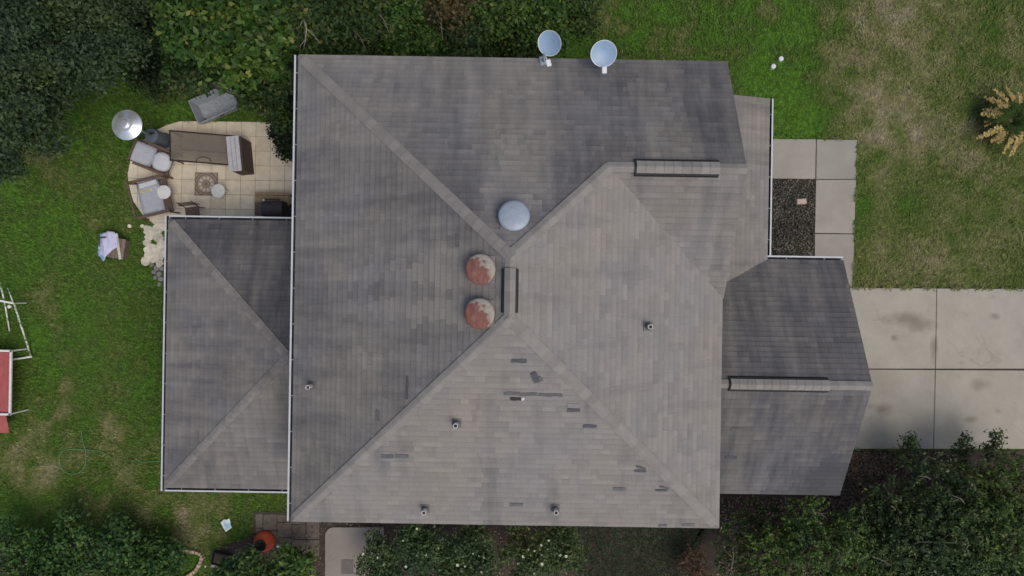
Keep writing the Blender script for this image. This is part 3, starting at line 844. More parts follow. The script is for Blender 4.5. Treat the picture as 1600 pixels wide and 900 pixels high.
deck('garage', ['GN', 'GS'], [((XW, GS, ZL), (GX, GS, ZL)), ((GX, GS, ZL), (GX, GR, ZG)), ((GX, GR, ZG), (GX, GN, ZL)), ((GX, GN, ZL), (PX, GN, ZL))], [[(XW, GS, zl), (GX, GS, zl), (GX, GN, zl), (XW, GN, zl)]])
deck('wing', ['LW', 'LN', 'LS'], [((LW, LN, ZL), (LW, LS, ZL)), ((LW, LS, ZL), (XL, LS, ZL)), ((XL, LN, ZL), (LW, LN, ZL))], [[(LW, LS, zl), (XL, LS, zl), (XL, LN, zl), (LW, LN, zl)]])

# walls
def wall(poly, z0, z1):
    b = MB(); b.prism(poly, z0, z1); return b.build('wall', M['wall'], house)
wall([(-4.75, -5.2), (4.55, -5.2), (4.55, 5.05), (-4.75, 5.05)], 0, zt - 0.01)
wall([(4.56, -5.15), (8.6, -5.15), (8.6, 0.6), (4.56, 0.6)], 0, zl - 0.01)
wall([(4.56, 0.61), (6.6, 0.61), (6.6, 4.95), (4.56, 4.95)], 0, zl - 0.01)
wall([(-9.05, -5.25), (-4.76, -5.25), (-4.76, 1.4), (-9.05, 1.4)], 0, zl - 0.01)
b = MB(); b.add([(4.56, YV + .3, ZM - .1), (4.56, N - .3, ZM - .1), (4.56, YC, ZC - .2)], [(0, 1, 2)]); b.build('gable_wall', M['wall'], house)
b = MB(); b.add([(8.6, GS + .3, ZL - .1), (8.6, GN - .3, ZL - .1), (8.6, GR, ZG - .2)], [(0, 1, 2)]); b.build('gable_wall', M['wall'], house)

# shingles: one box-edged piece each; the largest 300 are objects, the rest are joined per roof
UNIT = {}
for ax in ('NS', 'EW'):
    me = bpy.data.meshes.new('shingle')
    e = EXPO + LAP
    vs = [(0, 0, T0), (1, 0, T0), (1, e, T1), (0, e, T1), (0, 0, 0), (1, 0, 0), (1, e, 0), (0, e, 0)]
    fs = [(0, 1, 2, 3), (4, 5, 1, 0), (5, 6, 2, 1), (7, 4, 0, 3)]
    me.from_pydata(vs, [], fs)
    me.materials.append(SH[ax + '1'])
    uvl = me.uv_layers.new(name='uv')
    for lp in me.loops:
        x, y, z = vs[lp.vertex_index]; uvl.data[lp.index].uv = (x, y / EXPO if lp.index < 4 else 0.9)
    UNIT[ax] = me

pieces = []
for key in FACES:
    f = FR[key]
    umin = min(p[0] for p in f.poly); umax = max(p[0] for p in f.poly); vmax = max(p[1] for p in f.poly)
    k = 0
    while k * EXPO < vmax:
        v0 = k * EXPO; v1 = v0 + EXPO + LAP
        u = umin - rng.uniform(0, 0.3)
        while u < umax:
            w = rng.choice((0.17, 0.22, 0.28, 0.33, 0.4, 0.5))
            rect = [(u + 0.0006, v0), (u + w - 0.0006, v0), (u + w - 0.0006, v1), (u + 0.0006, v1)]
            poly = clip_convex(f.poly, rect)
            if len(poly) >= 3 and abs(area2(poly)) > 0.0004:
                full = abs(abs(area2(poly)) - (w - 0.0012) * (v1 - v0)) < 1e-5
                c3 = f.at(u + w / 2, v0 + EXPO / 2)
                pieces.append(dict(key=key, poly=poly if area2(poly) > 0 else poly[::-1], v0=v0, u=u, w=w, full=full,
                                   size=abs(area2(poly)) * f.n.z / (CAM_H - c3.z) ** 2, st=stain_shade(key, c3.x, c3.y) + rng.gauss(0, 0.035), lift=rng.uniform(0, 0.004)))
            u += w
        k += 1
order = sorted((p for p in pieces if p['full']), key=lambda p: -p['size'])
single = set(id(p) for p in order[:300])
for p in order[:300]:
    f = FR[p['key']]
    o = bpy.data.objects.new('shingle', UNIT[f.axis]); C.objects.link(o)
    o.parent = roofs[f.roof]
    o.matrix_local = f.mat(p['u'] + 0.0006, p['v0'], p['lift']) @ Matrix.Diagonal((p['w'] - 0.0012, 1, 1, 1))
    o['stain_shade'] = float(p['st'])
for rk in roofs:
    b = MB(); uvs, sts = [], []
    for p in pieces:
        f = FR[p['key']]
        if f.roof != rk or id(p) in single: continue
        n = len(p['poly'])
        top, bot = [], []
        for u, v in p['poly']:
            t = (v - p['v0']) / (EXPO + LAP)
            top.append(f.at(u, v, p['lift'] + T0 + (T1 - T0) * t)); bot.append(f.at(u, v, -0.004))
        mi = 0 if f.axis == 'NS' else 1
        b.add(top + bot, [tuple(range(n))], mi)
        o0 = len(b.v) - 2 * n
        uvs += [(0, (v - p['v0']) / EXPO) for u, v in p['poly']]
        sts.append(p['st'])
        for i in range(n):
            j = (i + 1) % n
            if p['poly'][i][1] > p['v0'] + EXPO and p['poly'][j][1] > p['v0'] + EXPO: continue
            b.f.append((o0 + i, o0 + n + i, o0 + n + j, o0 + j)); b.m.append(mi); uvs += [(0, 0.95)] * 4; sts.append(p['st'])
    me = bpy.data.meshes.new('shingle_courses'); me.from_pydata(b.v, [], b.f)
    me.materials.append(SH['NS']); me.materials.append(SH['EW'])
    me.polygons.foreach_set('material_index', b.m)
    uvl = me.uv_layers.new(name='uv'); uvl.data.foreach_set('uv', [c for t in uvs for c in t])
    me.attributes.new('stain_shade', 'FLOAT', 'FACE').data.foreach_set('value', sts)
    me.update()
    o = link('shingle_courses', me, roofs[rk]); tag(o, kind='stuff')

# ridge and hip caps, each folded piece an object
def cap_line(a, c2, fa, fb, rk, mat, half=0.125, expo=0.205, raise_=0.022, stop=0.0):
    a, c2 = Vector(a), Vector(c2); d = (c2 - a).normalized(); a = a + d * stop; ln = (c2 - a).length
    na, nb = FR[fa].n, FR[fb].n
    def sdir(n):
        s = d.cross(n).normalized()
        return s
    sa = sdir(na)
    mid = FR[fa].poly3[0] + FR[fa].poly3[1] + FR[fa].poly3[2]; mid = mid / 3
    if sa.dot(mid - a) < 0: sa = -sa
    sb = sdir(nb)
    mid = FR[fb].poly3[0] + FR[fb].poly3[1] + FR[fb].poly3[2]; mid = mid / 3
    if sb.dot(mid - a) < 0: sb = -sb
    up = (na + nb).normalized()
    L_ = expo + 0.05; t0, t1 = 0.018, 0.004
    vs = []
    for (x, h) in ((0, t0), (L_, t1)):
        for s, q in ((sa, half), (sa, 0.03), (None, 0), (sb, 0.03), (sb, half)):
            vs.append(d * x + (s * q if s else Vector((0, 0, 0))) + up * (h - (0.004 if s is None else 0)))
    bot = [v - up * (0.022 if i < 5 else 0.006) for i, v in enumerate(vs)]
    fs = [(i, i + 1, i + 6, i + 5) for i in range(4)] + [(10 + i, 11 + i, 1 + i, i) for i in range(4)] + [(10, 0, 5, 15), (14, 19, 9, 4)]
    me = bpy.data.meshes.new('ridge_cap'); me.from_pydata(vs + bot, [], fs); me.materials.append(mat); me.update()
    bm = bmesh.new(); bm.from_mesh(me); bmesh.ops.recalc_face_normals(bm, faces=bm.faces); bm.to_mesh(me); bm.free()
    n = max(1, int(ln / expo))
    for i in range(n):
        o = bpy.data.objects.new('ridge_cap', me); C.objects.link(o); o.parent = roofs[rk]
        o.location = a + d * (i * ln / n) + up * (raise_ + rng.uniform(0, 0.004))
cap_line((W, N, ZM), (*RN, ZP), 'W', 'N', 'main', M['cap'], stop=0.16)
cap_line((W, S, ZM), (*RS, ZP), 'W', 'S', 'main', M['cap'], stop=0.16)
cap_line((E, S, ZM), (*RS, ZP), 'E', 'S', 'main', M['cap'], stop=0.16)
cap_line((JX, YC, ZC), (*RN, ZP), 'E', 'N', 'main', M['cap'])
cap_line((EX, YC, ZC), (JX, YC, ZC), 'X', 'N', 'main', M['cap'])
cap_line((*RS, ZP), (*RN, ZP), 'W', 'E', 'main', M['cap'])
cap_line((GX, GR, ZG), (XW, GR, ZG), 'GS', 'GN', 'garage', M['cap'])
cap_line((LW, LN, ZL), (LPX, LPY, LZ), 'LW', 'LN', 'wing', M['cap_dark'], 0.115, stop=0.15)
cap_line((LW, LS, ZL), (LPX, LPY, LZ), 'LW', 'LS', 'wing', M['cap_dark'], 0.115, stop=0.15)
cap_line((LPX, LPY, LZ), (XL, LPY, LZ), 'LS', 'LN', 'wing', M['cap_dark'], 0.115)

# ridge vents: black slotted base with shingle caps over it
def ridge_vent(a, c2, fa, fb, end_a=True, half=0.155):
    a, c2 = Vector(a), Vector(c2); d = (c2 - a).normalized(); ln = (c2 - a).length
    na, nb = FR[fa].n, FR[fb].n
    def sd(n, other):
        s = d.cross(n).normalized()
        return s if s.z < 0 else -s
    sa, sb = sd(na, nb), sd(nb, na)
    b = MB()
    h0, h1 = 0.03, 0.085
    w0, w1 = half + 0.058, half + 0.034
    for x0, x1 in ((0, ln),):
        P = []
        for x in (x0, x1):
            P += [a + d * x + sa * w0 + Vector((0, 0, h0)), a + d * x + sa * w1 + Vector((0, 0, h1)), a + d * x + Vector((0, 0, h1 + .0)), a + d * x + sb * w1 + Vector((0, 0, h1)), a + d * x + sb * w0 + Vector((0, 0, h0))]
        b.add(P, [(0, 1, 6, 5), (1, 2, 7, 6), (2, 3, 8, 7), (3, 4, 9, 8), (0, 4, 3, 2, 1), (5, 6, 7, 8, 9)])
    half -= 0.008; v = b.build('ridge_vent', M['black_plastic'], house)
    n = max(3, round(ln / 0.2))
    off = 0.03 if end_a else -0.01
    for i in range(n):
        x0 = off + (ln - off) * i / n; x1 = off + (ln - off) * (i + 1) / n + 0.012
        b = MB(); P = []
        for x, hh in ((x0, 0.012), (x1, 0.002)):
            z = Vector((0, 0, h1 + hh))
            P += [a + d * x + sa * half + z, a + d * x + z + Vector((0, 0, 0.004)), a + d * x + sb * half + z]
        Q = [p - Vector((0, 0, 0.014)) for p in P]
        b.add(P + Q, [(0, 1, 4, 3), (1, 2, 5, 4), (0, 6, 7, 1), (1, 7, 8, 2), (0, 3, 9, 6), (2, 8, 11, 5)])
        b.build('vent_cap', M['cap'], v)
def on_ridge(px, py, z): return HL(px, py, z)
p1, p2 = HL(993, 266, ZC + .08), HL(1125, 267, ZC + .08)
ridge_vent((p1.x, YC, ZC), (p2.x, YC, ZC), 'N', 'X')
p1, p2 = HL(799, 489, ZP + .08), HL(799, 420, ZP + .08)
ridge_vent((RN[0], p1.y, ZP), (RN[0], p2.y, ZP), 'W', 'E', False, 0.13)
p1, p2 = HL(1141, 599, ZG + .08), HL(1297, 601, ZG + .08)
ridge_vent((p1.x, GR, ZG), (p2.x, GR, ZG), 'GN', 'GS')

# gutters with strap hangers
def gutter(a, c2, z, out, ends=True):
    a, c2, out = Vector((*a, z)), Vector((*c2, z)), Vector((*out, 0))
    prof = [(0.004, -0.02), (0.004, -0.125), (0.075, -0.125), (0.098, -0.06), (0.098, -0.012), (0.066, -0.004), (0.066, 0.004), (0.108, 0.004), (0.108, -0.06), (0.082, -0.133), (-0.004, -0.133), (-0.004, -0.02)]
    b = MB(); n = len(prof)
    P = [a + out * x + Vector((0, 0, y)) for x, y in prof] + [c2 + out * x + Vector((0, 0, y)) for x, y in prof]
    for i in range(n): b.add([P[i], P[(i + 1) % n], P[n + (i + 1) % n], P[n + i]], [(0, 1, 2, 3)], 1 if i < 4 else 0)
    if ends: b.add(P, [tuple(reversed(range(n))), tuple(range(n, 2 * n))])
    g = b.build('gutter', [M['white_metal'], M['gutter_inside']], house)
    d = (c2 - a); ln = d.length; d.normalize()
    k = max(2, int(ln / 0.8))
    rz = math.atan2(out.y, out.x)
    for i in range(k):
        p = a + d * (ln * (i + 0.5) / k) + out * 0.035 + Vector((0, 0, 0.006))
        b = MB(); b.box(p, (0.085, 0.018, 0.006), rz); b.build('hanger', M['hanger'], g)
gutter((W, N), (W, S), ZM - .015, (-1, 0))
gutter((LW, LN + .1), (LW, LS - .1), ZL - .015, (-1, 0))
gutter((XL, LN), (LW, LN), ZL - .015, (0, 1), False)
gutter((LW, LS), (XL, LS), ZL - .015, (0, -1), False)
gutter((PX, GN + .11), (PX, 5.27), ZL - .015, (1, 0))
gutter((PX + .002, GN), (GX, GN), ZL - .015, (0, 1))

# roof ventilators
def dome_vent(px, py, key, mat, r=0.31):
    f = FR[key]
    q = HL(px, py, 7.75 if key != 'N' else 7.72)
    u, v = f.uv_of((q.x, q.y))
    base = f.at(u, v, 0.03)
    vent = bpy.data.objects.new('dome_vent', None); C.objects.link(vent); vent.parent = house; vent.location = base
    b = MB(); Mx = Matrix((f.u, f.v, f.n)).transposed()
    b.box((0, 0, 0), (0.54, 0.60, 0.012), rot=Mx); b.build('flashing', M['cap'], vent)
    b = MB(); b.lathe([(0.2, -0.12), (0.2, 0.16), (0.0, 0.16)], 20); b.build('neck', M['galv'], vent)
    tilt = Matrix.Rotation(0.10, 3, Vector((f.n.y, -f.n.x, 0)).normalized()) if False else None
    b = MB()
    prof = [(0.0, 0.205)] + [(r * math.sin(t), 0.145 + 0.06 * math.cos(t)) for t in [i * math.pi / 2 / 8 for i in range(1, 9)]] + [(r + 0.008, 0.14), (r + 0.008, 0.115), (r - 0.01, 0.11), (r - 0.01, 0.13)]
    b.lathe(prof, 32)
    cap = b.build('dome', mat, vent, smooth=True)
    # lean with the roof
    cap.rotation_euler = Matrix.Rotation(0.16, 3, f.u).to_euler() if key == 'N' else Matrix.Rotation(0.16, 3, f.u).to_euler()
    return vent
v = dome_vent(803, 339, 'N', M['galv']); v['label'] = 'bluish galvanised round roof ventilator'
v = dome_vent(753, 421, 'W', M['rust'], 0.30); v['label'] = 'rust red round roof ventilator, upper of two'
v = dome_vent(752, 490, 'W', M['rust'], 0.30); v['label'] = 'rust red round roof ventilator, lower of two'

def pipe_vent(px, py, key):
    f = FR[key]; u, v = plane_hit(key, px, py, 0.1); base = f.at(u, v, 0.02)
    b = MB(); Mx = Matrix((f.u, f.v, f.n)).transposed()
    b.box(base, (0.2, 0.24, 0.012), rot=Mx)
    b.lathe([(0.1, 0.0), (0.075, 0.06), (0.06, 0.1)], 14, base)
    o = b.build('pipe_vent', M['lead'], house)
    b = MB(); b.lathe([(0.052, 0.0), (0.052, 0.30), (0.040, 0.30), (0.040, 0.1), (0, 0.1)], 14, base)
    smooth_by_angle(b.build('pipe', M['pvc'], o))
for px, py, k in ((483, 603, 'W'), (713, 665, 'S'), (664, 799, 'S'), (868, 799, 'S'), (1016, 510, 'E')):
    pipe_vent(px, py, k)

# torn and slipped tabs
def torn(px, py, w, h, key, mat='asphalt_dark', rz=0.0, lift=0.024, name='torn_tab'):
    f = FR[key]; u, v = plane_hit(key, px, py)
    sc = (CAM_H - f.at(u, v).z) / F_PX
    sx, sy = (w * sc, h * sc / f.n.z) if f.axis == 'NS' else (h * sc, w * sc / f.n.z)
    b = MB(); Mx = Matrix((f.u, f.v, f.n)).transposed() @ Matrix.Rotation(rz, 3, 'Z')
    rim = []
    for k in range(4):
        cs = ((-1, -1), (1, -1), (1, 1), (-1, 1)); p_, q_ = cs[k], cs[(k + 1) % 4]
        for t in (0.0, 0.35, 0.7):
            rim.append(((p_[0] + (q_[0] - p_[0]) * t) * sx / 2 + rng.uniform(-.012, .012), (p_[1] + (q_[1] - p_[1]) * t) * sy / 2 + rng.uniform(-.010, .010)))
    Mt = Mx @ Matrix.Rotation(-0.07, 3, 'X'); c3 = f.at(u, v, lift)
    n = len(rim)
    b.add([c3 + Mt @ Vector((x, y, 0.003)) for x, y in rim] + [c3 + Mt @ Vector((x, y, -0.006)) for x, y in rim], [tuple(range(n))] + [(i, n + i, n + (i + 1) % n, (i + 1) % n) for i in range(n)])
    return b.build(name, M[mat], roofs[f.roof])
M['tab_mid'] = simple('worn_tab', (0.112, 0.110, 0.112), 0.93, var=0.2, scale=14, island=0.12)
for px, py, w, h, k, m in ((811, 564, 23, 6, 'S', 'asphalt_dark'), (800, 615, 24, 5, 'S', 'tab_mid'), (826, 616, 28, 5, 'S', 'tab_mid'), (853, 617, 22, 5, 'S', 'tab_mid'), (872, 617, 14, 5, 'S', 'tab_mid'),
                           (896, 641, 20, 5, 'S', 'asphalt_dark'), (922, 666, 21, 5, 'S', 'asphalt_dark'), (605, 713, 20, 6, 'S', 'tab_mid'), (628, 713, 20, 6, 'S', 'tab_mid'),
                           (968, 764, 19, 5, 'S', 'tab_mid'), (1033, 766, 18, 4, 'S', 'asphalt_dark'), (1000, 736, 18, 4, 'S', 'asphalt_dark'), (807, 789, 20, 5, 'S', 'tab_mid'), (1076, 820, 18, 5, 'S', 'tab_mid'), (1036, 821, 12, 4, 'S', 'tab_mid'),
                           (1143, 715, 17, 5, 'GS', 'asphalt_dark'), (1152, 671, 20, 5, 'GS', 'tab_mid'), (636, 606, 4, 36, 'W', 'asphalt_dark'), (714, 375, 4, 22, 'W', 'tab_mid'), (590, 650, 6, 16, 'W', 'tab_mid')):
    torn(px, py, w, h, k, m)
torn(806, 623, 17, 5, 'S', 'asphalt_black', 0.0, 0.028); torn(817, 623, 4, 4, 'S', 'pvc', 0, 0.03)
o = torn(836, 589, 9, 17, 'S', 'asphalt_dark', 0.4, 0.04, 'loose_shingle'); torn(843, 592, 8, 8, 'S', 'tab_mid', 0.7, 0.035, 'loose_shingle')
torn(896, 634, 18, 7, 'S', 'cap', 0.0, 0.026, 'slipped_tab'); torn(1002, 731, 16, 3, 'S', 'tab_mid', -0.4, 0.03, 'slipped_tab'); torn(1038, 762, 15, 3, 'S', 'tab_mid', -0.35, 0.03, 'slipped_tab')

# ------------------------------------------------------------------ satellite dishes
def sat_dish(px, py, ratio, lean_deg, r, feet_px, label, feed_px, grp='satellite dishes'):
    zc = 6.0
    c = G(px, py, zc)
    foot = Vector((*G(feet_px[0], feet_px[1], 5.55)[:2], 5.5))
    t = thing('satellite_dish', label, 'satellite dish', foot, 0, grp)
    tilt = math.acos(ratio); la = R(lean_deg)
    nrm = Vector((math.sin(tilt) * math.cos(la), math.sin(tilt) * math.sin(la), math.cos(tilt)))
    Mx = nrm.to_track_quat('Z', 'Y').to_matrix()
    cl = c - foot
    b = MB(); n = 40; D = 0.055
    prof = [(0.001, 0)] + [(r * k / 6, D * (k / 6) ** 2) for k in range(1, 7)] + [(r + 0.012, D + 0.004), (r + 0.012, D - 0.008), (r * 0.9, D * 0.7 - 0.012), (0.001, -0.012)]
    b.lathe(prof, n, cl, M=Mx); d = b.build('reflector', M['dish'], t, smooth=True)
    b = MB(); b.lathe([(r * 0.985, D - 0.002), (r + 0.014, D + 0.006), (r + 0.014, D - 0.006)], n, cl, M=Mx); b.build('rim', M['dish_plastic'], d)
    # small printed marks on the upper part of the face
    ax = Mx @ Vector((1, 0, 0)); ay = Mx @ Vector((0, 1, 0))
    if ay.y < 0: ay = -ay
    if ax.x < 0: ax = -ax
    for k, (qx, qy, s) in enumerate(((-0.07, 0.42, .030), (0.16, 0.47, .036), (0.36, 0.40, .026), (0.24, 0.30, .018))):
        p = cl + ax * (qx * r) + ay * (qy * r); rr = math.hypot(qx, qy)
        p += nrm * (D * rr * rr + 0.006)
        b = MB(); b.add([p - ax * s - ay * s * .7, p + ax * s - ay * s * .7, p + ax * s + ay * s * .7, p - ax * s + ay * s * .7], [(0, 1, 2, 3)])
        b.build('printed_mark', M['dish_print'], d)
    lo = cl + (Vector((nrm.x, nrm.y, 0)).normalized() * (r * ratio)) + Vector((0, 0, -r * math.sin(tilt) * 0.9))
    fd = G(feed_px[0], feed_px[1], 6.15) - foot
    b = MB(); b.tube([lo, lo.lerp(fd, .5) + Vector((0, 0, -.02)), fd], 0.019, 8); b.build('feed_arm', M['dish_plastic'], t, smooth=True)
    dirv = (fd - lo); dirv.z = 0; a = math.atan2(dirv.y, dirv.x)
    b = MB(); b.box(fd + Vector((0, 0, 0.02)), (0.15, 0.11, 0.07), a); o = b.build('feed_horn', M['dish_plastic'], t); bevel(o, 0.018)
    b = MB(); b.tube([(0, 0, 0.02), (0, 0, 0.3), cl - nrm * 0.03], [0.024, 0.024, 0.02], 8); b.build('mast', M['galv'], t, smooth=True)
    b = MB(); b.box((0, 0, 0.01), (0.13, 0.20, 0.02), 0.2); b.build('foot_plate', M['galv'], t)
    b = MB(); b.tube([(0.05, -0.05, 0.0), (0, 0, 0.26)], 0.012, 6); b.build('brace', M['galv'], t)
    return t
sat_dish(860, 67, 0.80, 228, 0.265, (848, 94), 'tilted pale blue satellite dish on the roof edge, nearer the trees', (857, 99))
sat_dish(943, 83, 0.87, 268, 0.280, (944, 103), 'round pale blue satellite dish with short feed arm, nearer the open lawn', (944, 110))

# ------------------------------------------------------------------ patio furniture
ZPAT = 0.05
def pz(px, py, z=ZPAT):
    return G(px, py, z)

# patio heater: the spun reflector hides its post from above
heater = thing('patio_heater', 'patio heater with shiny round metal reflector and slate blue tank housing', 'patio heater', pz(257, 220))
b = MB(); b.lathe([(0.0, 0.03), (0.25, 0.03), (0.25, 0.0)], 28); b.build('base', M['heater'], heater)
b = MB(); b.lathe([(0.215, 0.03), (0.215, 0.72), (0.20, 0.78), (0.12, 0.80), (0.0, 0.80)], 28); smooth_by_angle(b.build('tank_housing', M['heater'], heater))
b = MB(); b.box((0.03, 0.05, 0.815), (0.17, 0.05, 0.03), 0.2); b.build('handle', M['black_plastic'], heater)
b = MB(); b.tube([(0, 0, 0.78), (0, 0, 1.85)], 0.03, 12); b.build('post', M['galv'], heater, smooth=True)
b = MB(); b.lathe([(0.05, 1.80), (0.09, 1.84), (0.10, 2.10), (0.06, 2.14)], 20); b.build('burner', M['galv'], heater, smooth=True)
b = MB(); b.lathe([(0.0, 2.245), (0.10, 2.24), (0.125, 2.225), (0.13, 2.19), (0.20, 2.185), (0.215, 2.17), (0.40, 2.09), (0.425, 2.075), (0.43, 2.06), (0.42, 2.055), (0.2, 2.15), (0, 2.18)], 48)
smooth_by_angle(b.build('reflector', M['steel'], heater), 28)

# long smoked-glass table
tc = (pz(265, 204, .74), pz(371, 213, .74), pz(365, 258, .74), pz(266, 250, .74))
cx = sum((p for p in tc), Vector()) / 4
table = thing('glass_table', 'long smoked glass patio table with dark bronze frame', 'table', (cx.x, cx.y, ZPAT))
loc = [Vector((p.x - cx.x, p.y - cx.y, 0)) for p in tc]
b = MB(); b.prism([(p.x * .99, p.y * .99) for p in loc][::-1], 0.672, 0.680); b.build('glass_top', M['glass'], table)
for i in range(4):
    a, c2 = loc[i], loc[(i + 1) % 4]; d = c2 - a; m_ = (a + c2) / 2
    b = MB(); b.box((m_.x, m_.y, 0.675), (d.length + 0.03, 0.04, 0.035), math.atan2(d.y, d.x)); b.build('frame_rail', M['bronze'], table)
    b = MB(); q = a * 0.94; b.tube([(q.x, q.y, 0.655), (q.x * 1.0, q.y * 1.0, 0.0)], 0.022, 8); b.build('leg', M['bronze'], table, smooth=True)
b = MB(); b.tube([(loc[0] + loc[3]) / 2 * 0.9 + Vector((0, 0, .12)), (loc[1] + loc[2]) / 2 * 0.9 + Vector((0, 0, .12))], 0.015, 8); b.build('stretcher', M['bronze'], table)
b = MB(); pts = [Vector((0.02 + 0.22 * math.cos(t), -0.40 + 0.13 * math.sin(t), 0.70)) for t in [math.pi * k / 10 for k in range(11)]]
b.tube(pts, 0.011, 6); o = b.build('coiled_cord', M['bronze'], loc=(cx.x, cx.y, ZPAT)); tag(o, 'thin dark cord curling on the near edge of the glass table', 'cord')

# tall bar console, brown woven sides and pale plank top
bc = G(366.5, 240, .92)
bar = thing('bar_console', 'tall brown wicker bar console with pale grey plank top', 'bar', (bc.x, bc.y, ZPAT), R(5.5))
b = MB(); b.box((0.02, 0, 0.42), (0.40, 1.0, 0.84)); bevel(b.build('body', M['brown_wicker'], bar), 0.015)
for k in range(3):
    b = MB(); b.box((-0.145 + 0.128 * k, 0, 0.875), (0.120, 1.06, 0.03)); o = b.build('plank', M['plank_grey'], bar); bevel(o, 0.006)
for sx in (-1, 1):
    for sy in (-1, 1):
        b = MB(); b.box((sx * 0.17 + 0.02, sy * 0.47, 0.43), (0.05, 0.05, 0.86)); b.build('leg', M['brown_wicker'], bar)

# lounge chairs
def soft(name, mat, parent, c, s, rot, puff=0.05):
    """padded cushion: bevelled, bulging box"""
    bm = bmesh.new()
    bmesh.ops.create_cube(bm, size=1.0)
    bmesh.ops.subdivide_edges(bm, edges=bm.edges[:], cuts=4, use_grid_fill=True)
    for v in bm.verts:
        x, y, z = v.co * 2
        f = (1 - x ** 4) * (1 - y ** 4)
        v.co = Vector((x / 2 * s[0] * (1 - 0.05 * y * y), y / 2 * s[1] * (1 - 0.05 * x * x), z / 2 * (s[2] * (0.55 + 0.45 * f)) + puff * 0.15 * f + 0.006 * math.sin(9 * x + 5 * y)))
    me = bpy.data.meshes.new(name); bm.to_mesh(me); bm.free()
    me.materials.append(mat); me.polygons.foreach_set('use_smooth', [True] * len(me.polygons))
    o = link(name, me, parent); o.matrix_local = Matrix.Translation(c) @ rot.to_4x4()
    return o
def lounge(name, cat, label, px, py, ang, hw, seat_mat, back_mat, bench=False):
    """wooden patio seat facing local +x, half width hw"""
    t = thing(name, label, cat, (*G(px, py, 0.55)[:2], ZPAT), R(ang), 'cushioned patio seats')
    for sy in (-1, 1):
        b = MB(); b.box((0.0, sy * (hw + .05), 0.60), (0.98, 0.085, 0.03), rot=Matrix.Rotation(0.06, 3, 'Y')); bevel(b.build('armrest', M['wood_brown'], t), 0.008)
        b = MB(); b.tube([(0.40, sy * (hw + .05), 0.57), (0.50, sy * (hw + .07), 0.0)], 0.026, 8); b.build('leg', M['wood_brown'], t)
        b = MB(); b.tube([(-0.36, sy * (hw + .05), 0.62), (-0.48, sy * (hw + .05), 0.0)], 0.026, 8); b.build('leg', M['wood_brown'], t)
        b = MB(); b.box((0.05, sy * hw, 0.33), (0.90, 0.04, 0.06), rot=Matrix.Rotation(0.08, 3, 'Y')); b.build('side_rail', M['wood_brown'], t)
        b = MB(); b.tube([(-0.28, sy * hw, 0.34), (-0.50, sy * hw, 0.90 if not bench else .74)], 0.024, 8); b.build('back_post', M['wood_brown'], t)
    for k in range(5):
        b = MB(); b.box((-0.25 + 0.16 * k, 0, 0.355), (0.09, 2 * hw, 0.02)); b.build('slat', M['wood_brown'], t)
    b = MB(); b.box((0.47, 0, 0.36), (0.06, 2 * hw + .1, 0.05)); b.build('front_rail', M['wood_brown'], t)
    b = MB(); b.box((-0.49, 0, 0.88 if not bench else .72), (0.05, 2 * hw + .06, 0.06)); b.build('back_rail', M['wood_brown'], t)
    if bench:
        soft('seat_cushion', seat_mat, t, Vector((-0.02, 0, 0.45)), (0.68, 2 * hw, 0.14), Matrix.Rotation(0.06, 3, 'Y'))
    else:
        o = soft('seat_cushion', seat_mat, t, Vector((0.24, -0.02, 0.46)), (0.56, 0.60, 0.16), Matrix.Rotation(0.05, 3, 'Y') @ Matrix.Rotation(0.12, 3, 'Z'))
        for v in o.data.vertices:      # rounder outline than the back cushion
            r_ = math.hypot(v.co.x, v.co.y)
            if r_ > .29: v.co.x *= .29 / r_ * (1 + (r_ - .29) * .5); v.co.y *= .29 / r_ * (1 + (r_ - .29) * .5)
        soft('back_cushion', back_mat, t, Vector((-0.28, 0.0, 0.66)), (0.66, 0.62, 0.13), Matrix.Rotation(R(36), 3, 'Y'))
    return t
ch1 = lounge('lounge_chair', 'chair', 'wooden lounge chair with square and round grey cushions beside the metal heater', 241, 247, -22, 0.31, M['cushion_light'], M['cushion'])
ch2 = lounge('loveseat', 'loveseat', 'wooden loveseat with long grey cushion and yellow print at the curved patio edge', 236, 308, 14, 0.50, M['cushion'], M['cushion'], True)
for k in range(7):   # yellow printed band across the cushion
    b = MB(); b.box((-0.24 + 0.075 * k, 0.22 - .012 * (k % 2), 0.545 - .006 * k), (0.055, 0.085 - 0.02 * (k % 3), 0.012), 0.1); b.build('printed_patch', M['yellow_print'] if k < 4 or k == 5 else M['cushion_light'], ch2)
b = MB(); b.box((0.02, 0.40, 0.545), (0.56, 0.14, 0.02), .03); bevel(b.build('folded_towel', M['cushion_light'], ch2), .008)

def round_stool(label, px, py, r, h, name='round_stool', cat='stool'):
    t = thing(name, label, cat, (*G(px, py, ZPAT + h)[:2], ZPAT))
    b = MB(); b.lathe([(0.0, h), (r * .86, h), (r * .97, h - .008), (r, h - 0.025), (r * .95, h - .04), (0, h - .04)], 28); smooth_by_angle(b.build('top', M['white_plastic'], t))
    for k in range(3):
        a = k * 2.094 + .4
        b = MB(); b.tube([(r * .55 * math.cos(a), r * .55 * math.sin(a), h - .035), (r * .85 * math.cos(a), r * .85 * math.sin(a), 0)], 0.016, 8); b.build('leg', M['white_plastic'], t)
round_stool('small white round side table beside the yellow patterned chair', 255.5, 300, 0.215, 0.5, 'side_table', 'side table')
round_stool('white round stool standing on the corner of the tile medallion', 340.5, 298, 0.215, 0.42)

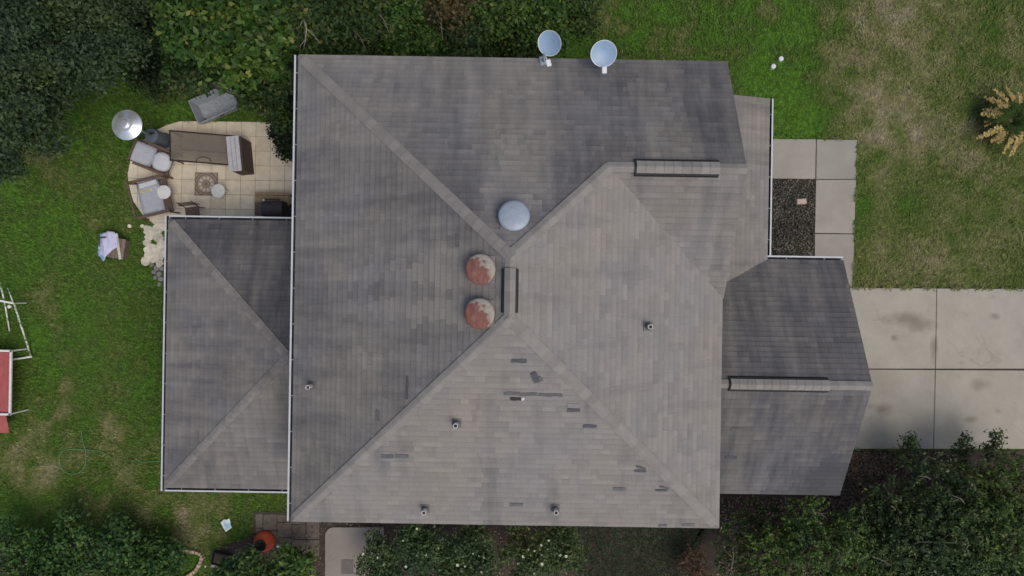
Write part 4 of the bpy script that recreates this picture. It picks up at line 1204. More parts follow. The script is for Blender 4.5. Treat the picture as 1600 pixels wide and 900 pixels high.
# brown folding chair half under the wing eave
t = thing('folding_chair', 'dark brown wooden folding chair half hidden below the wing gutter', 'chair', pz(311, 336), R(96))
b = MB(); b.box((0, 0, 0.43), (0.40, 0.42, 0.03)); b.build('seat', M['wood_brown'], t)
for k in range(3):
    b = MB(); b.box((0.24 + .02 * k, 0, 0.62 + 0.11 * k), (0.02, 0.62 - .1 * k, 0.08)); b.build('slat', M['wood_brown'], t)
for sx in (-1, 1):
    for sy in (-1, 1):
        b = MB(); b.tube([(sx * .17, sy * .2, 0.44), (sx * .2, sy * .21, 0)], 0.016, 6); b.build('leg', M['wood_brown'], t)
    b = MB(); b.tube([(.2, sx * .2, 0.44), (.29, sx * .21, 0.92)], 0.016, 6); b.build('back_post', M['wood_brown'], t)

# tan slatted bench and covered grill in the corner under the main eave
t = thing('wooden_bench', 'tan slatted wooden bench in the patio corner behind the grill', 'bench', pz(433, 313), R(-1))
for k in range(4):
    b = MB(); b.box((0, -0.15 + 0.1 * k, 0.43), (1.05, 0.085, 0.025)); b.build('slat', M['wood_tan'], t)
for sx in (-1, 1):
    for sy in (-1, 1):
        b = MB(); b.box((sx * .47, sy * .14, 0.21), (0.05, 0.05, 0.42)); b.build('leg', M['wood_tan'], t)
t = thing('barbecue_grill', 'charcoal barbecue grill with closed lid tucked in the patio corner', 'grill', pz(440, 331), R(0))
b = MB(); b.box((0.02, 0, 0.40), (0.62, 0.46, 0.74)); bevel(b.build('cabinet', M['dark_cover'], t), 0.02)
b = MB()
pr = [(0.24 * math.cos(a), 0.78 + 0.20 * math.sin(a)) for a in [math.pi * k / 8 for k in range(9)]]
vs = [(x0, y, z) for x0 in (-0.29, 0.33) for (y, z) in pr]
b.add(vs, [(i, i + 1, 10 + i, 9 + i) for i in range(8)] + [tuple(range(9)), tuple(reversed(range(9, 18))), (0, 9, 17, 8)]); b.build('lid', M['dark_cover'], t)
b = MB(); b.box((-0.42, 0, 0.76), (0.24, 0.40, 0.03)); b.build('side_shelf', M['wood_brown'], t)
b = MB(); b.tube([(-0.2, 0.27, 0.86), (0.24, 0.27, 0.86)], 0.02, 8); b.build('lid_handle', M['dark_red'], t)
b = MB(); b.lathe([(0.035, 0), (0.03, 0.05), (0.0, 0.05)], 12, (-0.25, 0.25, 0.83)); b.build('knob', M['pvc'], t)
for sx in (-1, 1):
    b = MB(); b.lathe([(0.0, -0.02), (0.08, -0.02), (0.08, 0.02), (0, 0.02)], 16, (0.26 * sx + .02, -0.25, 0.08), M=Matrix.Rotation(R(90), 3, 'X')); b.build('wheel', M['black_plastic'], t)

# grey plastic tub
tz = 0.46
tubt = thing('utility_tub', 'grey plastic utility tub with handle slot standing on the grass', 'tub', (*G(339, 165, 0.2)[:2], 0.0), R(24))
def tub_shell():
    b = MB()
    lx, ly = 0.66, 0.37
    def rect(sx, sy, z, ch=0.07):
        return [(-sx, -sy, z), (sx * .82, -sy, z), (sx, -sy * .55, z), (sx, sy * .7, z), (sx * .86, sy, z), (-sx, sy, z)]
    rings = [rect(lx * .88, ly * .80, 0.03), rect(lx, ly, tz), rect(lx * 1.03, ly * 1.05, tz), rect(lx * 1.03, ly * 1.05, tz - .03), rect(lx * 0.90, ly * .84, 0.0)]
    rings[0] = rect(lx * .86, ly * .78, 0.035)
    vs = [p for r_ in rings for p in r_]
    n = 6; fs = [tuple(range(n))]
    for k in range(4):
        for i in range(n):
            j = (i + 1) % n
            fs.append((k * n + i, (k + 1) * n + i, (k + 1) * n + j, k * n + j))
    fs.append(tuple(reversed(range(4 * n, 5 * n))))
    b.add(vs, fs)
    return b
o = tub_shell().build('shell', M['grey_plastic'], tubt); bevel(o, 0.012)
b = MB(); b.box((0.05, -0.375, 0.30), (0.15, 0.02, 0.045)); b.build('handle_slot', M['black_plastic'], tubt)
b = MB(); b.box((-0.02, 0.33, 0.20), (1.12, 0.012, 0.02), rot=Matrix.Rotation(0.2, 3, 'X')); b.build('moulded_rib', M['grey_plastic'], tubt)

# ------------------------------------------------------------------ things on the left lawn
# stool with cloths
cc = G(178, 387, 0.25)
st = thing('wooden_crate', 'weathered low wooden crate on the lawn under the blue and lavender cloths', 'crate', (cc.x, cc.y, 0), R(-9))
for k in range(5):
    b = MB(); b.box((-0.24 + 0.135 * k, 0, 0.30), (0.122, 0.62, 0.03)); b.build('plank', M['wood'], st)
for sx in (-1, 1):
    b = MB(); b.box((0.03 + sx * 0.29, 0, 0.14), (0.03, 0.56, 0.28)); b.build('end_panel', M['wood'], st)
    b = MB(); b.box((0.03, sx * 0.26, 0.14), (0.54, 0.03, 0.28)); b.build('side_panel', M['wood'], st)
b = MB(); b.box((0, 0, 0.018), (0.075, 0.80, 0.036)); o = b.build('board', M['board_white'], loc=(*G(184.5, 385, .35)[:2], 0.317)); o.rotation_euler.z = R(9)
tag(o, 'narrow cream board lying across the wooden crate', 'board')
def cloth(name, outline_px, mat, z, label, seed, drop):
    pts = [G(x, y, z) for x, y in outline_px]
    c0 = sum(pts, Vector()) / len(pts)
    rings = 9; m = 40; vs = [(0, 0, 0)]
    dens = []
    for k in range(m):
        t = k / m * len(pts); i = int(t); f = t - i
        dens.append(pts[i % len(pts)].lerp(pts[(i + 1) % len(pts)], f) - c0)
    for r_ in range(1, rings + 1):
        q = r_ / rings
        for k in range(m):
            p = dens[k] * q
            w = 0.030 * fbm(p.x * 7 + seed, p.y * 3, seed) + 0.02 * math.sin(p.x * 26 + p.y * 5 + seed)
            wx = c0.x + p.x - cc.x
            edge = max(0, (-0.22 - wx)) * drop
            vs.append((p.x, p.y, w * (0.4 + q) - edge * 0.9 - 0.03 * q ** 4))
    fs = [(0, 1 + k, 1 + (k + 1) % m) for k in range(m)]
    for r_ in range(rings - 1):
        for k in range(m):
            a = 1 + r_ * m; fs.append((a + k, a + m + k, a + m + (k + 1) % m, a + (k + 1) % m))
    b = MB(); b.add(vs, fs); o = b.build(name, mat, smooth=True, loc=(c0.x, c0.y, z))
    s = o.modifiers.new('thick', 'SOLIDIFY'); s.thickness = 0.012
    return tag(o, label, 'cloth', 'cloths on the crate')
cloth('cloth', [(145, 365), (162, 362), (170, 372), (168, 395), (160, 408), (152, 406), (146, 399), (139, 398), (141, 380)], M['cloth_blue'], 0.345, 'light blue cloth hanging over the edge of the crate', 1.3, 1.0)
cl = cloth('cloth', [(158, 366), (167, 361), (177, 362), (183, 372), (184, 384), (172, 393), (164, 402), (159, 402), (154, 395), (153, 378)], M['cloth_lav'], 0.385, 'crumpled pale lavender cloth on top of the light blue one', 4.1, 0.5)
b = MB(); b.box((-0.1, 0.2, 0.045), (0.17, 0.05, 0.008), 0.05); b.build('dark_print', M['dark_cover'], cl)

# cream flagstones
def stone_poly(px, py, r, n=7, sx=1.0, sy=1.0):
    c = G(px, py); a0 = rng.uniform(0, 6)
    return [(c.x + r * .02 * sx * rng.uniform(.75, 1.12) * math.cos(a0 + 2 * math.pi * k / n), c.y + r * .02 * sy * rng.uniform(.75, 1.12) * math.sin(a0 + 2 * math.pi * k / n)) for k in range(n)]
flags = bpy.data.objects.new('stone_path', None); C.objects.link(flags)
tag(flags, 'irregular cream flagstones laid in the grass along the side wing', 'stone path')
for px, py, r in ((229, 357, 4), (223, 353, 2.5), (235, 362, 7), (246, 358, 7), (233, 370, 5), (248, 371, 7), (231, 379, 5), (239, 388, 7), (231, 391, 5), (234, 400, 7), (228, 408, 6), (240, 405, 5), (246, 392, 5), (249, 403, 6), (253, 382, 6), (203, 353, 2.5), (250, 412, 5), (255, 395, 6)):
    b = MB(); b.prism(stone_poly(px, py, r * 1.36, 8), -0.02, 0.035 + rng.uniform(0, .02), bevel=0.012); b.build('stone', M['flag'], flags)
for px, py, r in ((238, 414, 4), (246, 419, 5), (241, 425, 4), (249, 428, 5), (243, 434, 3.5), (252, 436, 5), (250, 444, 4), (254, 420, 4)):
    b = MB(); b.prism(stone_poly(px, py, r, 7), -0.02, 0.05 + rng.uniform(0, .03), bevel=0.015); b.build('stone', M['flag_grey'], flags)

# red panelled coop with white pipe frame, cut by the picture edge
coop = thing('coop', 'low coop with ribbed red sheet roof and white pipe frame at the left edge', 'coop', (*G(-20, 610, 0.6)[:2], 0.0), R(-0.5))
def ribbed(x0, x1, y0, y1, z0, z1):
    b = MB(); vs = []; n = 0
    x = x0; prof = []
    while x < x1 - 1e-6:
        for dx, dz in ((0, 0), (0.045, 0), (0.06, 0.022), (0.085, 0.022)):
            if x + dx <= x1: prof.append((x + dx, dz))
        x += 0.10
    for (xx, dz) in prof: vs += [(xx, y0, z0 + dz), (xx, y1, z1 + dz), (xx, y0, z0 + dz - 0.006), (xx, y1, z1 + dz - 0.006)]
    fs = []
    for i in range(len(prof) - 1):
        a = 4 * i; fs += [(a, a + 4, a + 5, a + 1), (a + 2, a + 3, a + 7, a + 6)]
    fs += [(0, 1, 3, 2), (4 * len(prof) - 4, 4 * len(prof) - 2, 4 * len(prof) - 1, 4 * len(prof) - 3)]
    b.add(vs, fs); return b
c0 = coop.location
def CL(px, py, z): q = G(px, py, z); return Vector((q.x - c0.x, q.y - c0.y, z))
q0, q1 = CL(18.5, 550, .72), CL(18.5, 648, .72)
ribbed(-1.3, q0.x, q1.y, q0.y, 0.72, 0.72).build('roof_sheet', M['red_panel'], coop)
q2 = CL(16, 676, .55)
ribbed(-1.3, q2.x, q2.y, q1.y + .02, 0.55, 0.70).build('roof_sheet', M['red_panel'], coop)
zf = 0.78
fa, fb = CL(17, 548, zf), CL(16, 647, zf)
for a, c2 in ((Vector((-1.35, fa.y + .03, zf)), fa), (fa, fb), (fb, Vector((-1.35, fb.y, zf)))):
    b = MB(); d = c2 - a; b.box((a + c2) / 2, (d.length + .05, 0.06, 0.05), math.atan2(d.y, d.x)); b.build('frame_pipe', M['white_pipe'], coop)
for p in (fa, fb):
    b = MB(); b.tube([(p.x - .02, p.y, 0), (p.x - .02, p.y, zf - .02)], 0.025, 8); b.build('leg', M['white_pipe'], coop)
b = MB(); b.box((-0.6, (fa.y + fb.y) / 2, .34), (1.2, fa.y - fb.y - .1, .66)); b.build('mesh_box', M['wood'], coop)

pf = thing('pipe_frame', 'peeling white pipe frame lying in the grass at the left edge', 'pipe frame', (*G(20, 515)[:2], 0.0))
c0 = pf.location
for pts, r, m in (([(-40, 462, .62), (22, 474, .60)], 0.032, 'white_pipe'), ([(21, 472, .58), (32, 506, .40), (48, 555, .10)], 0.026, 'mossy_pipe'), ([(50, 557, .08), (18, 562, .10), (-30, 566, .12)], 0.030, 'white_pipe'),
                  ([(-6, 425, .50), (4, 458, .55), (8, 476, .30), (15, 517, .03)], 0.022, 'mossy_pipe'), ([(12, 450, .56), (21, 474, .58)], 0.016, 'mossy_pipe')):
    b = MB(); b.tube([CL(*p) for p in pts], r, 8); b.build('pipe', M[m], pf, smooth=True)
b = MB(); b.lathe([(0.05, -0.03), (0.055, 0.03), (0.03, 0.05), (0, 0.05)], 12, CL(15, 479, .6)); b.build('joint_fitting', M['white_pipe'], pf)
b = MB(); b.tube([CL(21, 474, .58), CL(21, 474, .58) * 1 - Vector((0, 0, .55))], 0.02, 6); b.build('leg', M['white_pipe'], pf)

# garden hose
hp = [(127, 672), (129, 690), (133, 703), (134, 722), (128, 735), (114, 741), (100, 736), (93, 722), (94, 709), (103, 703), (120, 702), (140, 703), (158, 706), (172, 713)]
def crom(P, n=6):
    out = []
    for i in range(len(P) - 1):
        p0, p1, p2, p3 = (Vector(P[max(i - 1, 0)]), Vector(P[i]), Vector(P[i + 1]), Vector(P[min(i + 2, len(P) - 1)]))
        for k in range(n):
            t = k / n
            out.append(0.5 * ((2 * p1) + (p2 - p0) * t + (2 * p0 - 5 * p1 + 4 * p2 - p3) * t * t + (3 * p1 - p0 - 3 * p2 + p3) * t ** 3))
    out.append(Vector(P[-1])); return out
b = MB(); b.tube(crom([G(x, y, 0.045) for x, y in hp]), 0.012, 6); o = b.build('garden_hose', M['hose'], smooth=True)
tag(o, 'thin green garden hose looped on the lawn', 'hose')
b = MB(); b.tube(crom([G(x, y, 0.04) for x, y in ((205, 719), (222, 722), (240, 721), (262, 722))]), 0.011, 6); o = b.build('garden_hose', M['hose'], smooth=True)
tag(o, 'short straight length of green hose reaching under the side wing', 'hose')

# crumpled paper
pc = G(354, 820)
b = MB()
out = [(345, 816), (351, 811), (356, 811), (359, 809), (361, 814), (361, 819), (363, 824), (354, 830), (349, 823)]
vs = [(0, 0, 0.06)] + [tuple(Vector(G(x, y)) - pc + Vector((0, 0, rng.uniform(0.02, 0.07)))) for x, y in out]
b.add(vs, [(0, 1 + (k + 1) % 9, 1 + k) for k in range(9)])
o = b.build('paper_scrap', M['paper'], loc=pc); s = o.modifiers.new('thick', 'SOLIDIFY'); s.thickness = 0.006
tag(o, 'crumpled white and light blue paper scrap on the lawn', 'paper')
b = MB(); b.add([Vector(G(x, y)) - pc + Vector((0, 0, h)) for x, y, h in ((351, 817, .072), (359, 817, .06), (361, 823, .06), (354, 827, .06))], [(0, 3, 2, 1)]); b.build('blue_print', M['paper_blue'], o)

# ------------------------------------------------------------------ lower left corner: pavers, urn, edging, pad
pav = sheet('paver_path', gpoly([(396, 799), (500, 801), (500, 870), (398, 864)]), 0.02, M['joint']); tag(pav, kind='structure')
for x0, y0, x1, y1 in ((400, 803, 411, 824), (412, 803, 433, 828), (434, 804, 447, 815), (448, 804, 478, 818), (434, 816, 456, 839), (457, 819, 478, 842), (479, 805, 499, 842), (400, 825, 411, 832), (412, 829, 433, 850), (434, 840, 456, 866), (457, 843, 478, 866), (479, 843, 499, 868)):
    p = gpoly([(x0, y0), (x1, y0), (x1, y1), (x0, y1)])
    p = [(x + rng.uniform(-.008, .008), y + rng.uniform(-.008, .008)) for x, y in p]
    b = MB(); b.prism(p if area2(p) > 0 else p[::-1], -.02, 0.035 + rng.uniform(0, .012), bevel=0.008); b.build('paver', M['paver'], pav)
urn = thing('urn', 'orange red flared urn with dark mouth standing on the pavers', 'urn', (*G(413, 846, 0.12)[:2], 0.03))
b = MB(); b.lathe([(0.30, 0.0), (0.325, 0.06), (0.31, 0.16), (0.255, 0.28), (0.20, 0.36), (0.165, 0.42)], 32); smooth_by_angle(b.build('body', M['orange'], urn), 60)
b = MB(); b.lathe([(0.165, 0.41), (0.185, 0.43), (0.18, 0.455), (0.145, 0.455), (0.13, 0.40), (0.0, 0.36)], 32); b.build('mouth', M['black_plastic'], urn, smooth=True)
b = MB(); b.lathe([(0.04, 0.45), (0.05, 0.5), (0.0, 0.52)], 12, (-0.1, 0.06, 0)); b.build('lid_knob', M['dark_red'], urn)
for px, py, r, m, lab in ((434, 853, .055, 'white_cap', 'small white stone just right of the orange urn'), (397, 851, .05, 'pink_stone', 'small pink stone just left of the orange urn'), (441, 849, .03, 'flag', 'tiny pale pebble farthest right of the orange urn'), (321, 885, .035, 'flag', 'tiny pale pebble beside the tan edging bend'), (333, 882, .085, 'flag_grey', 'larger grey stone between the edging and the black tray')):
    b = MB(); bm = bmesh.new(); bmesh.ops.create_icosphere(bm, subdivisions=2, radius=r)
    for v in bm.verts: v.co *= 1 + 0.18 * fbm(v.co.x * 18 + px, v.co.y * 18, v.co.z * 18); v.co.z *= .7
    me = bpy.data.meshes.new('pebble'); bm.to_mesh(me); bm.free(); me.materials.append(M[m]); o = link('pebble', me, None, G(px, py, r * .6)); tag(o, lab, 'stone')
tray = thing('plant_tray', 'black plastic plant tray on the soil beside the tan edging', 'tray', G(349, 872, 0.02), R(-12))
b = MB()
rr = [((-.30, -.19, .0), (.30, .19)), ]
def tray_ring(s, z): return [(-.30 * s, -.19 * s, z), (.30 * s, -.19 * s, z), (.30 * s, .19 * s, z), (-.30 * s, .19 * s, z)]
vs = tray_ring(.88, 0.02) + tray_ring(.97, .16) + tray_ring(1.03, .16) + tray_ring(.92, 0)
b.add(vs, [(0, 1, 2, 3)] + [(4 * k + i, 4 * k + 4 + i, 4 * k + 4 + (i + 1) % 4, 4 * k + (i + 1) % 4) for k in range(3) for i in range(4)] + [(15, 14, 13, 12)])
b.build('shell', M['black_plastic'], tray)
b = MB(); b.box((0, 0, .07), (.5, .3, .1)); b.build('potting_soil', soil, tray)
edg = bpy.data.objects.new('stone_edging', None); C.objects.link(edg)
tag(edg, 'curved tan stone edging bounding the small planting bed', 'edging')
ep = crom([G(x, y) for x, y in ((262, 857), (280, 856), (298, 860), (312, 863), (317, 869), (313, 880), (307, 890), (298, 897), (285, 903))], 4)
acc = 0; seg = []
for i in range(len(ep) - 1): seg.append((ep[i], ep[i + 1]))
for i in range(0, len(seg) - 1, 2):
    a, c2 = seg[i][0], seg[i + 1][1]; d = c2 - a; m_ = (a + c2) / 2
    b = MB(); b.box((0, 0, 0), (d.length * .97, 0.10 + rng.uniform(-.02, .03), 0.14), taper=.9); o = b.build('stone', M['edging'], edg, loc=(m_.x, m_.y, .05)); o.rotation_euler.z = math.atan2(d.y, d.x); bevel(o, .018)
padp = []
pc_ = G(520, 834); 
for k in range(7):
    t = math.pi / 2 + math.pi / 2 * k / 6; padp.append((G(522, 836).x + 0.26 * math.cos(t), G(522, 836).y + 0.26 * math.sin(t)))
padp = padp + [(padp[-1][0], G(0, 1000).y), (G(600, 0).x, G(0, 1000).y), (G(600, 0).x, padp[0][1])]
pad = sheet('concrete_pad', padp, 0.07, M['pad']); tag(pad, kind='structure')
b = MB(); p = gpoly([(534, 873), (553, 873), (553, 895), (534, 895)]); b.prism(p if area2(p) > 0 else p[::-1], .06, .082); b.build('access_cover', simple('grey_cover', (.12, .108, .098), .8), pad)

# white caps in the lawn
for px, py, lab in ((1207, 105, 'white round cleanout cap in the lawn, lower left of the pair'), (1219, 93, 'white round cleanout cap in the lawn, upper right of the pair')):
    t = thing('cleanout_cap', lab, 'cap', G(px, py, 0), 0, 'cleanout caps')
    b = MB(); b.lathe([(0.075, -.03), (0.075, 0.09), (0.068, 0.10), (0.0, 0.10)], 20); smooth_by_angle(b.build('pipe', M['white_cap'], t))
    b = MB(); b.box((0, 0, .108), (.035, .035, .018)); b.build('plug', M['white_cap'], t)

# ------------------------------------------------------------------ trees and shrubs
c = scatter_in(gpoly([(895, 815), (1115, 815), (1085, 870), (1060, 930), (900, 930)]), 9000, 0.02, 0.16)  # dark leaves stand in for the shade on this grass strip
o = link('shaded_grass_cover', quads_mesh('shaded_grass_cover', c, nr.normal(size=c.shape) * 0.5 + np.array([0, 0, 0.8]), nr.uniform(0.04, 0.10, len(c)), 0.3, L['oak']))
tag(o, 'dark green leaves standing in for shaded grass between the flowering bushes and the dried fern', 'ground cover', kind='stuff')
def crown_points(clumps, per_m2, spray=11, sig=0.11, flat=0.8, line=0.0):
    cen, nor = [], []
    for (x, y, z, r) in clumps:
        n = max(60, int(per_m2 * 11 * r * r))
        k = max(4, n // spray)
        d = nr.normal(size=(k, 3)); d[:, 2] = np.abs(d[:, 2]) * 0.9 - 0.25
        d /= np.linalg.norm(d, axis=1, keepdims=True)
        rad = r * (0.35 + 0.8 * nr.random(k) ** 0.8)[:, None]
        sc = np.array([x, y, z]) + d * rad * np.array([1, 1, flat])
        idx = nr.integers(0, k, n)
        off = nr.normal(size=(n, 3)) * (sig * (0.35 if line else 1.0))
        if line:        # leaves strung along twigs that reach outwards and up
            ld = d * np.array([1, 1, 0.35]) + nr.normal(size=(k, 3)) * 0.35 + np.array([0, 0, 0.25])
            ld /= np.linalg.norm(ld, axis=1, keepdims=True)
            off = off + ld[idx] * (nr.random(n) * line * nr.uniform(.5, 1.3, k)[idx])[:, None]
        cen.append(sc[idx] + off)
        nor.append(d[idx] * 0.55 + np.array([0, 0, 0.65]) + nr.normal(size=(n, 3)) * 0.45)
    return np.concatenate(cen), np.concatenate(nor)

def plant(name, label, cat, group, base_px, crown_px, R_m, z_mid, leaf, leaf_size, n_cl, dens, cl_r=(0.35, 0.7), height_var=0.5, aspect=0.55, trunk_r=0.10, clumps=None, petals=0, twigs=0, sig=0.11, spray=11, line=0.0):
    cw = G(crown_px[0], crown_px[1], z_mid)
    t = thing(name, label, cat, (cw.x, cw.y, 0), 0, group)
    cls = []
    if clumps is None:
        for k in range(n_cl):
            a = k * 2.39996 + rng.uniform(-.4, .4); q = math.sqrt((k + 0.5) / n_cl) * R_m * rng.uniform(.85, 1.1)
            r = rng.uniform(*cl_r)
            zz = z_mid + height_var * (1 - (q / R_m) ** 2) + rng.uniform(-.35, .25) * height_var
            cls.append((q * math.cos(a), q * math.sin(a), zz, r))
    else:
        for (px, py, z, r) in clumps:
            w = G(px, py, z); cls.append((w.x - cw.x, w.y - cw.y, z, r))
    b = MB(); zt_ = z_mid + height_var * .2
    k_ = 0.5 * z_mid / CAM_H; fx, fy = cw.x * k_, cw.y * k_      # trunks lean a little inwards over the clearing
    b.tube([(fx, fy, -.05), (fx * .5 + trunk_r * .5, fy * .5 + trunk_r * .3, zt_ * .35), (0, trunk_r * .6, zt_ * .7), (0, 0, zt_)], [trunk_r, trunk_r * .8, trunk_r * .6, trunk_r * .3], 8)
    tr = b.build('trunk', M['bark'], t, smooth=True)
    for c_ in cls:
        p = Vector(c_[:3]); s = Vector((0, 0, zt_ * rng.uniform(.4, .7)))
        b = MB(); mid = s.lerp(p, .55) + Vector((0, 0, .12)); b.tube([s, mid, p], [trunk_r * .4, trunk_r * .22, 0.012], 5); b.build('limb', M['bark'], tr)
    cen, nor = crown_points(cls, dens, spray, sig, line=line)
    keep = cen[:, 2] > 0.08; cen, nor = cen[keep], nor[keep]
    size = nr.uniform(.55, 1.45, len(cen)) * leaf_size
    o = link('crown', quads_mesh('crown', cen, nor, size, aspect, leaf if not isinstance(leaf, str) else L[leaf]), t); tag(o, kind=None)
    if petals:
        top = cen[cen[:, 2] > np.quantile(cen[:, 2], .55)]
        pk = top[nr.integers(0, len(top), petals)] + np.array([0, 0, .05])
        for q in pk:
            b = MB(); s = rng.uniform(.02, .04)
            n5 = 6; vs = [(0, 0, 0)]
            for k in range(n5):
                a = 2 * math.pi * k / n5; vs += [(s * math.cos(a - .35), s * math.sin(a - .35), .02), (s * 1.25 * math.cos(a), s * 1.25 * math.sin(a), .012)]
            m5 = 2 * n5
            b.add(vs, [(0, 1 + k, 1 + (k + 1) % m5) for k in range(m5)]); o2 = b.build('blossom', M['petal'], t, loc=tuple(q))
    for k in range(twigs):
        c_ = rng.choice(cls); a = rng.uniform(0, 6.28); p = Vector(c_[:3]) + Vector((0, 0, c_[3] * .5)); ln = rng.uniform(.4, .9)
        e = p + Vector((math.cos(a) * ln, math.sin(a) * ln, rng.uniform(.1, .4)))
        b = MB(); b.tube([p, p.lerp(e, .5) + Vector((.04, .03, .05)), e], [.014, .009, .004], 5)
        b.tube([p.lerp(e, .5), p.lerp(e, .5) + Vector((math.cos(a + .7), math.sin(a + .7), .3)) * ln * .4], [.008, .003], 5); b.build('bare_twig', M['pale_bark'], tr)
    return t

TG = 'trees at the top left corner'
plant('oak_tree', 'large dark fine leaved tree filling the top left corner', 'tree', TG, None, (48, 62), 2.2, 3.4, 'oak', 0.105, 18, 430, (.55, .9), .9, trunk_r=.2)
plant('oak_tree', 'dark tree at the left edge just below the corner tree', 'tree', TG, None, (20, 178), 1.3, 3.0, 'oak', 0.105, 8, 430, (.45, .75), .6, trunk_r=.13)
plant('oak_tree', 'dark tree between the corner tree and the bright green tree', 'tree', TG, None, (160, 25), 1.3, 3.0, 'oak', 0.105, 9, 420, (.45, .75), .7, trunk_r=.13)
plant('broadleaf_tree', 'bright yellow green leafy tree above the grey tub', 'tree', TG, None, (350, 55), 1.55, 4.4, 'bright', 0.17, 13, 190, (.38, .68), .9, trunk_r=.14,
      clumps=[(300, 20, 4.6, .55), (345, 15, 4.9, .6), (395, 20, 5.0, .6), (290, 60, 4.3, .45), (330, 55, 5.0, .55), (375, 60, 5.2, .6), (418, 50, 5.0, .55), (355, 95, 4.6, .5), (390, 105, 4.4, .45), (425, 95, 4.3, .42), (370, 120, 4.0, .26), (275, 30, 4.0, .5)])
plant('broadleaf_tree', 'dull olive tree hanging over the far end of the grey tub', 'tree', TG, None, (300, 110), 1.0, 3.2, 'mid', 0.13, 7, 230, (.3, .5), .5, trunk_r=.08,
      clumps=[(285, 95, 3.3, .45), (310, 120, 3.2, .42), (322, 122, 3.0, .26), (280, 125, 3.0, .35), (405, 140, 3.0, .36), (430, 135, 3.1, .42), (425, 168, 2.7, .34), (443, 182, 2.5, .3), (388, 158, 2.8, .14)], twigs=3)
plant('broadleaf_tree', 'dark gap filling tree beside the house corner with a pale bare branch', 'tree', TG, None, (455, 45), 1.1, 3.8, 'mid', 0.14, 9, 230, (.35, .6), .6, trunk_r=.1, twigs=2,
      clumps=[(450, 25, 4.0, .5), (470, 70, 3.6, .4), (440, 75, 3.9, .45), (495, 40, 3.4, .4), (455, 110, 3.2, .35), (478, 100, 3.2, .3)])
bb = MB(); q = [G(474, 30, 4.6), G(479, 45, 4.7), G(477, 62, 4.6), G(474, 78, 4.4)]
bb.tube(q, [.022, .02, .015, .008], 6); bb.tube([q[1], G(490, 55, 4.6), G(500, 68, 4.5)], [.012, .01, .005], 6); bb.tube([q[2], G(470, 70, 4.6), G(468, 80, 4.5)], [.01, .007, .004], 5); bb.tube([q[0], G(470, 38, 4.6), G(464, 48, 4.5)], [.01, .007, .004], 5)
ob = bb.build('dead_branch', M['pale_bark'], smooth=True); tag(ob, 'pale forked dead branch reaching over the house corner', 'branch')
plant('hedge_shrub', 'dark evergreen shrub squeezed between the patio and the house', 'shrub', None, None, (440, 205), .5, .8, 'dark', 0.09, 8, 420, (.25, .38), .2, trunk_r=.04,
      clumps=[(446, 165, .9, .34), (443, 185, 1.0, .36), (444, 205, 1.0, .36), (446, 225, .9, .32), (455, 195, .9, .3), (436, 210, .7, .22), (452, 240, .6, .24), (448, 150, .7, .3), (437, 178, .7, .24)], sig=.07)
plant('shrub', 'dark understory shrub in the gap between the two top left trees', 'shrub', None, None, (222, 40), .9, 1.6, 'dark', 0.10, 9, 260, (.35, .55), .4, trunk_r=.05)
plant('shrub', 'low dark shrub behind the heater under the bright green tree', 'shrub', None, None, (238, 120), .6, .8, 'dark', 0.09, 7, 200, (.25, .4), .3, trunk_r=.04)
HG = 'shrubs behind the house'
for k, (px, py, r, z, lf, lab) in enumerate(((520, 38, .75, 2.2, 'mid', 'olive shrub behind the house next to the corner tree'), (585, 30, .8, 2.0, 'mid', 'dark olive shrub behind the house, second along the row'),
        (640, 52, .75, 1.9, 'bright', 'bright green shrub behind the house, below the rusty leaved one'), (702, 18, .5, 2.3, 'rusty', 'rusty brown leaved shrub behind the house at the top edge'), (735, 58, .7, 1.8, 'mid', 'low olive shrub between the rusty shrub and the house wall'),
        (790, 25, .8, 2.1, 'bright', 'green shrub behind the house, right of the rusty leaved one'), (845, 30, .75, 1.8, 'bright', 'green shrub just above the first satellite dish'), (900, 18, .6, 1.4, 'mid', 'last low shrub of the row where the open lawn begins'), (810, 72, .6, 1.2, 'mid', 'low dark shrub left of the first satellite dish'), (560, 75, .6, 1.6, 'mid', 'low shadowed shrub against the house below the olive ones'))):
    plant('shrub', lab, 'shrub', HG, None, (px, py), r, z, lf, 0.12, 7, 250, (.25, .48), .5, trunk_r=.05, twigs=1)
BG = 'shrubs along the bottom left edge'
for k, (px, py, r, z, lab) in enumerate(((40, 860, .97, .8, 'leafy green shrub in the bottom left corner'), (120, 858, .97, .9, 'leafy green shrub second from the bottom left corner'), (195, 866, .87, .8, 'leafy green shrub third from the bottom left corner'), (250, 885, .66, .7, 'leafy green shrub overlapping the small tan edged bed'), (85, 915, 1.0, 1.0, 'leafy green shrub mostly cut off by the bottom edge'))):
    plant('shrub', lab, 'shrub', BG, None, (px, py), r, z, 'shrub', 0.115, 9, 240, (.24, .42), .4, trunk_r=.05)
plant('shrub', 'bright leafy shrub just below the orange urn', 'shrub', BG, None, (385, 890), .6, 1.1, 'shrub', 0.13, 8, 230, (.2, .38), .4, trunk_r=.05, clumps=[(360, 892, 1.1, .33), (385, 880, 1.2, .3), (400, 895, 1.2, .33), (372, 905, 1.2, .35), (345, 898, .9, .22), (392, 868, 1.0, .16)])
plant('shrub', 'bright leafy shrub between the orange urn and the concrete pad', 'shrub', BG, None, (455, 880), .6, 1.1, 'shrub', 0.13, 8, 230, (.2, .38), .4, trunk_r=.05, clumps=[(445, 872, 1.2, .3), (465, 878, 1.2, .3), (455, 862, 1.0, .18), (440, 892, 1.2, .35), (472, 895, 1.1, .3), (425, 893, 1.1, .3), (478, 872, .9, .16)])
FG = 'white flowering bushes under the lower eave'
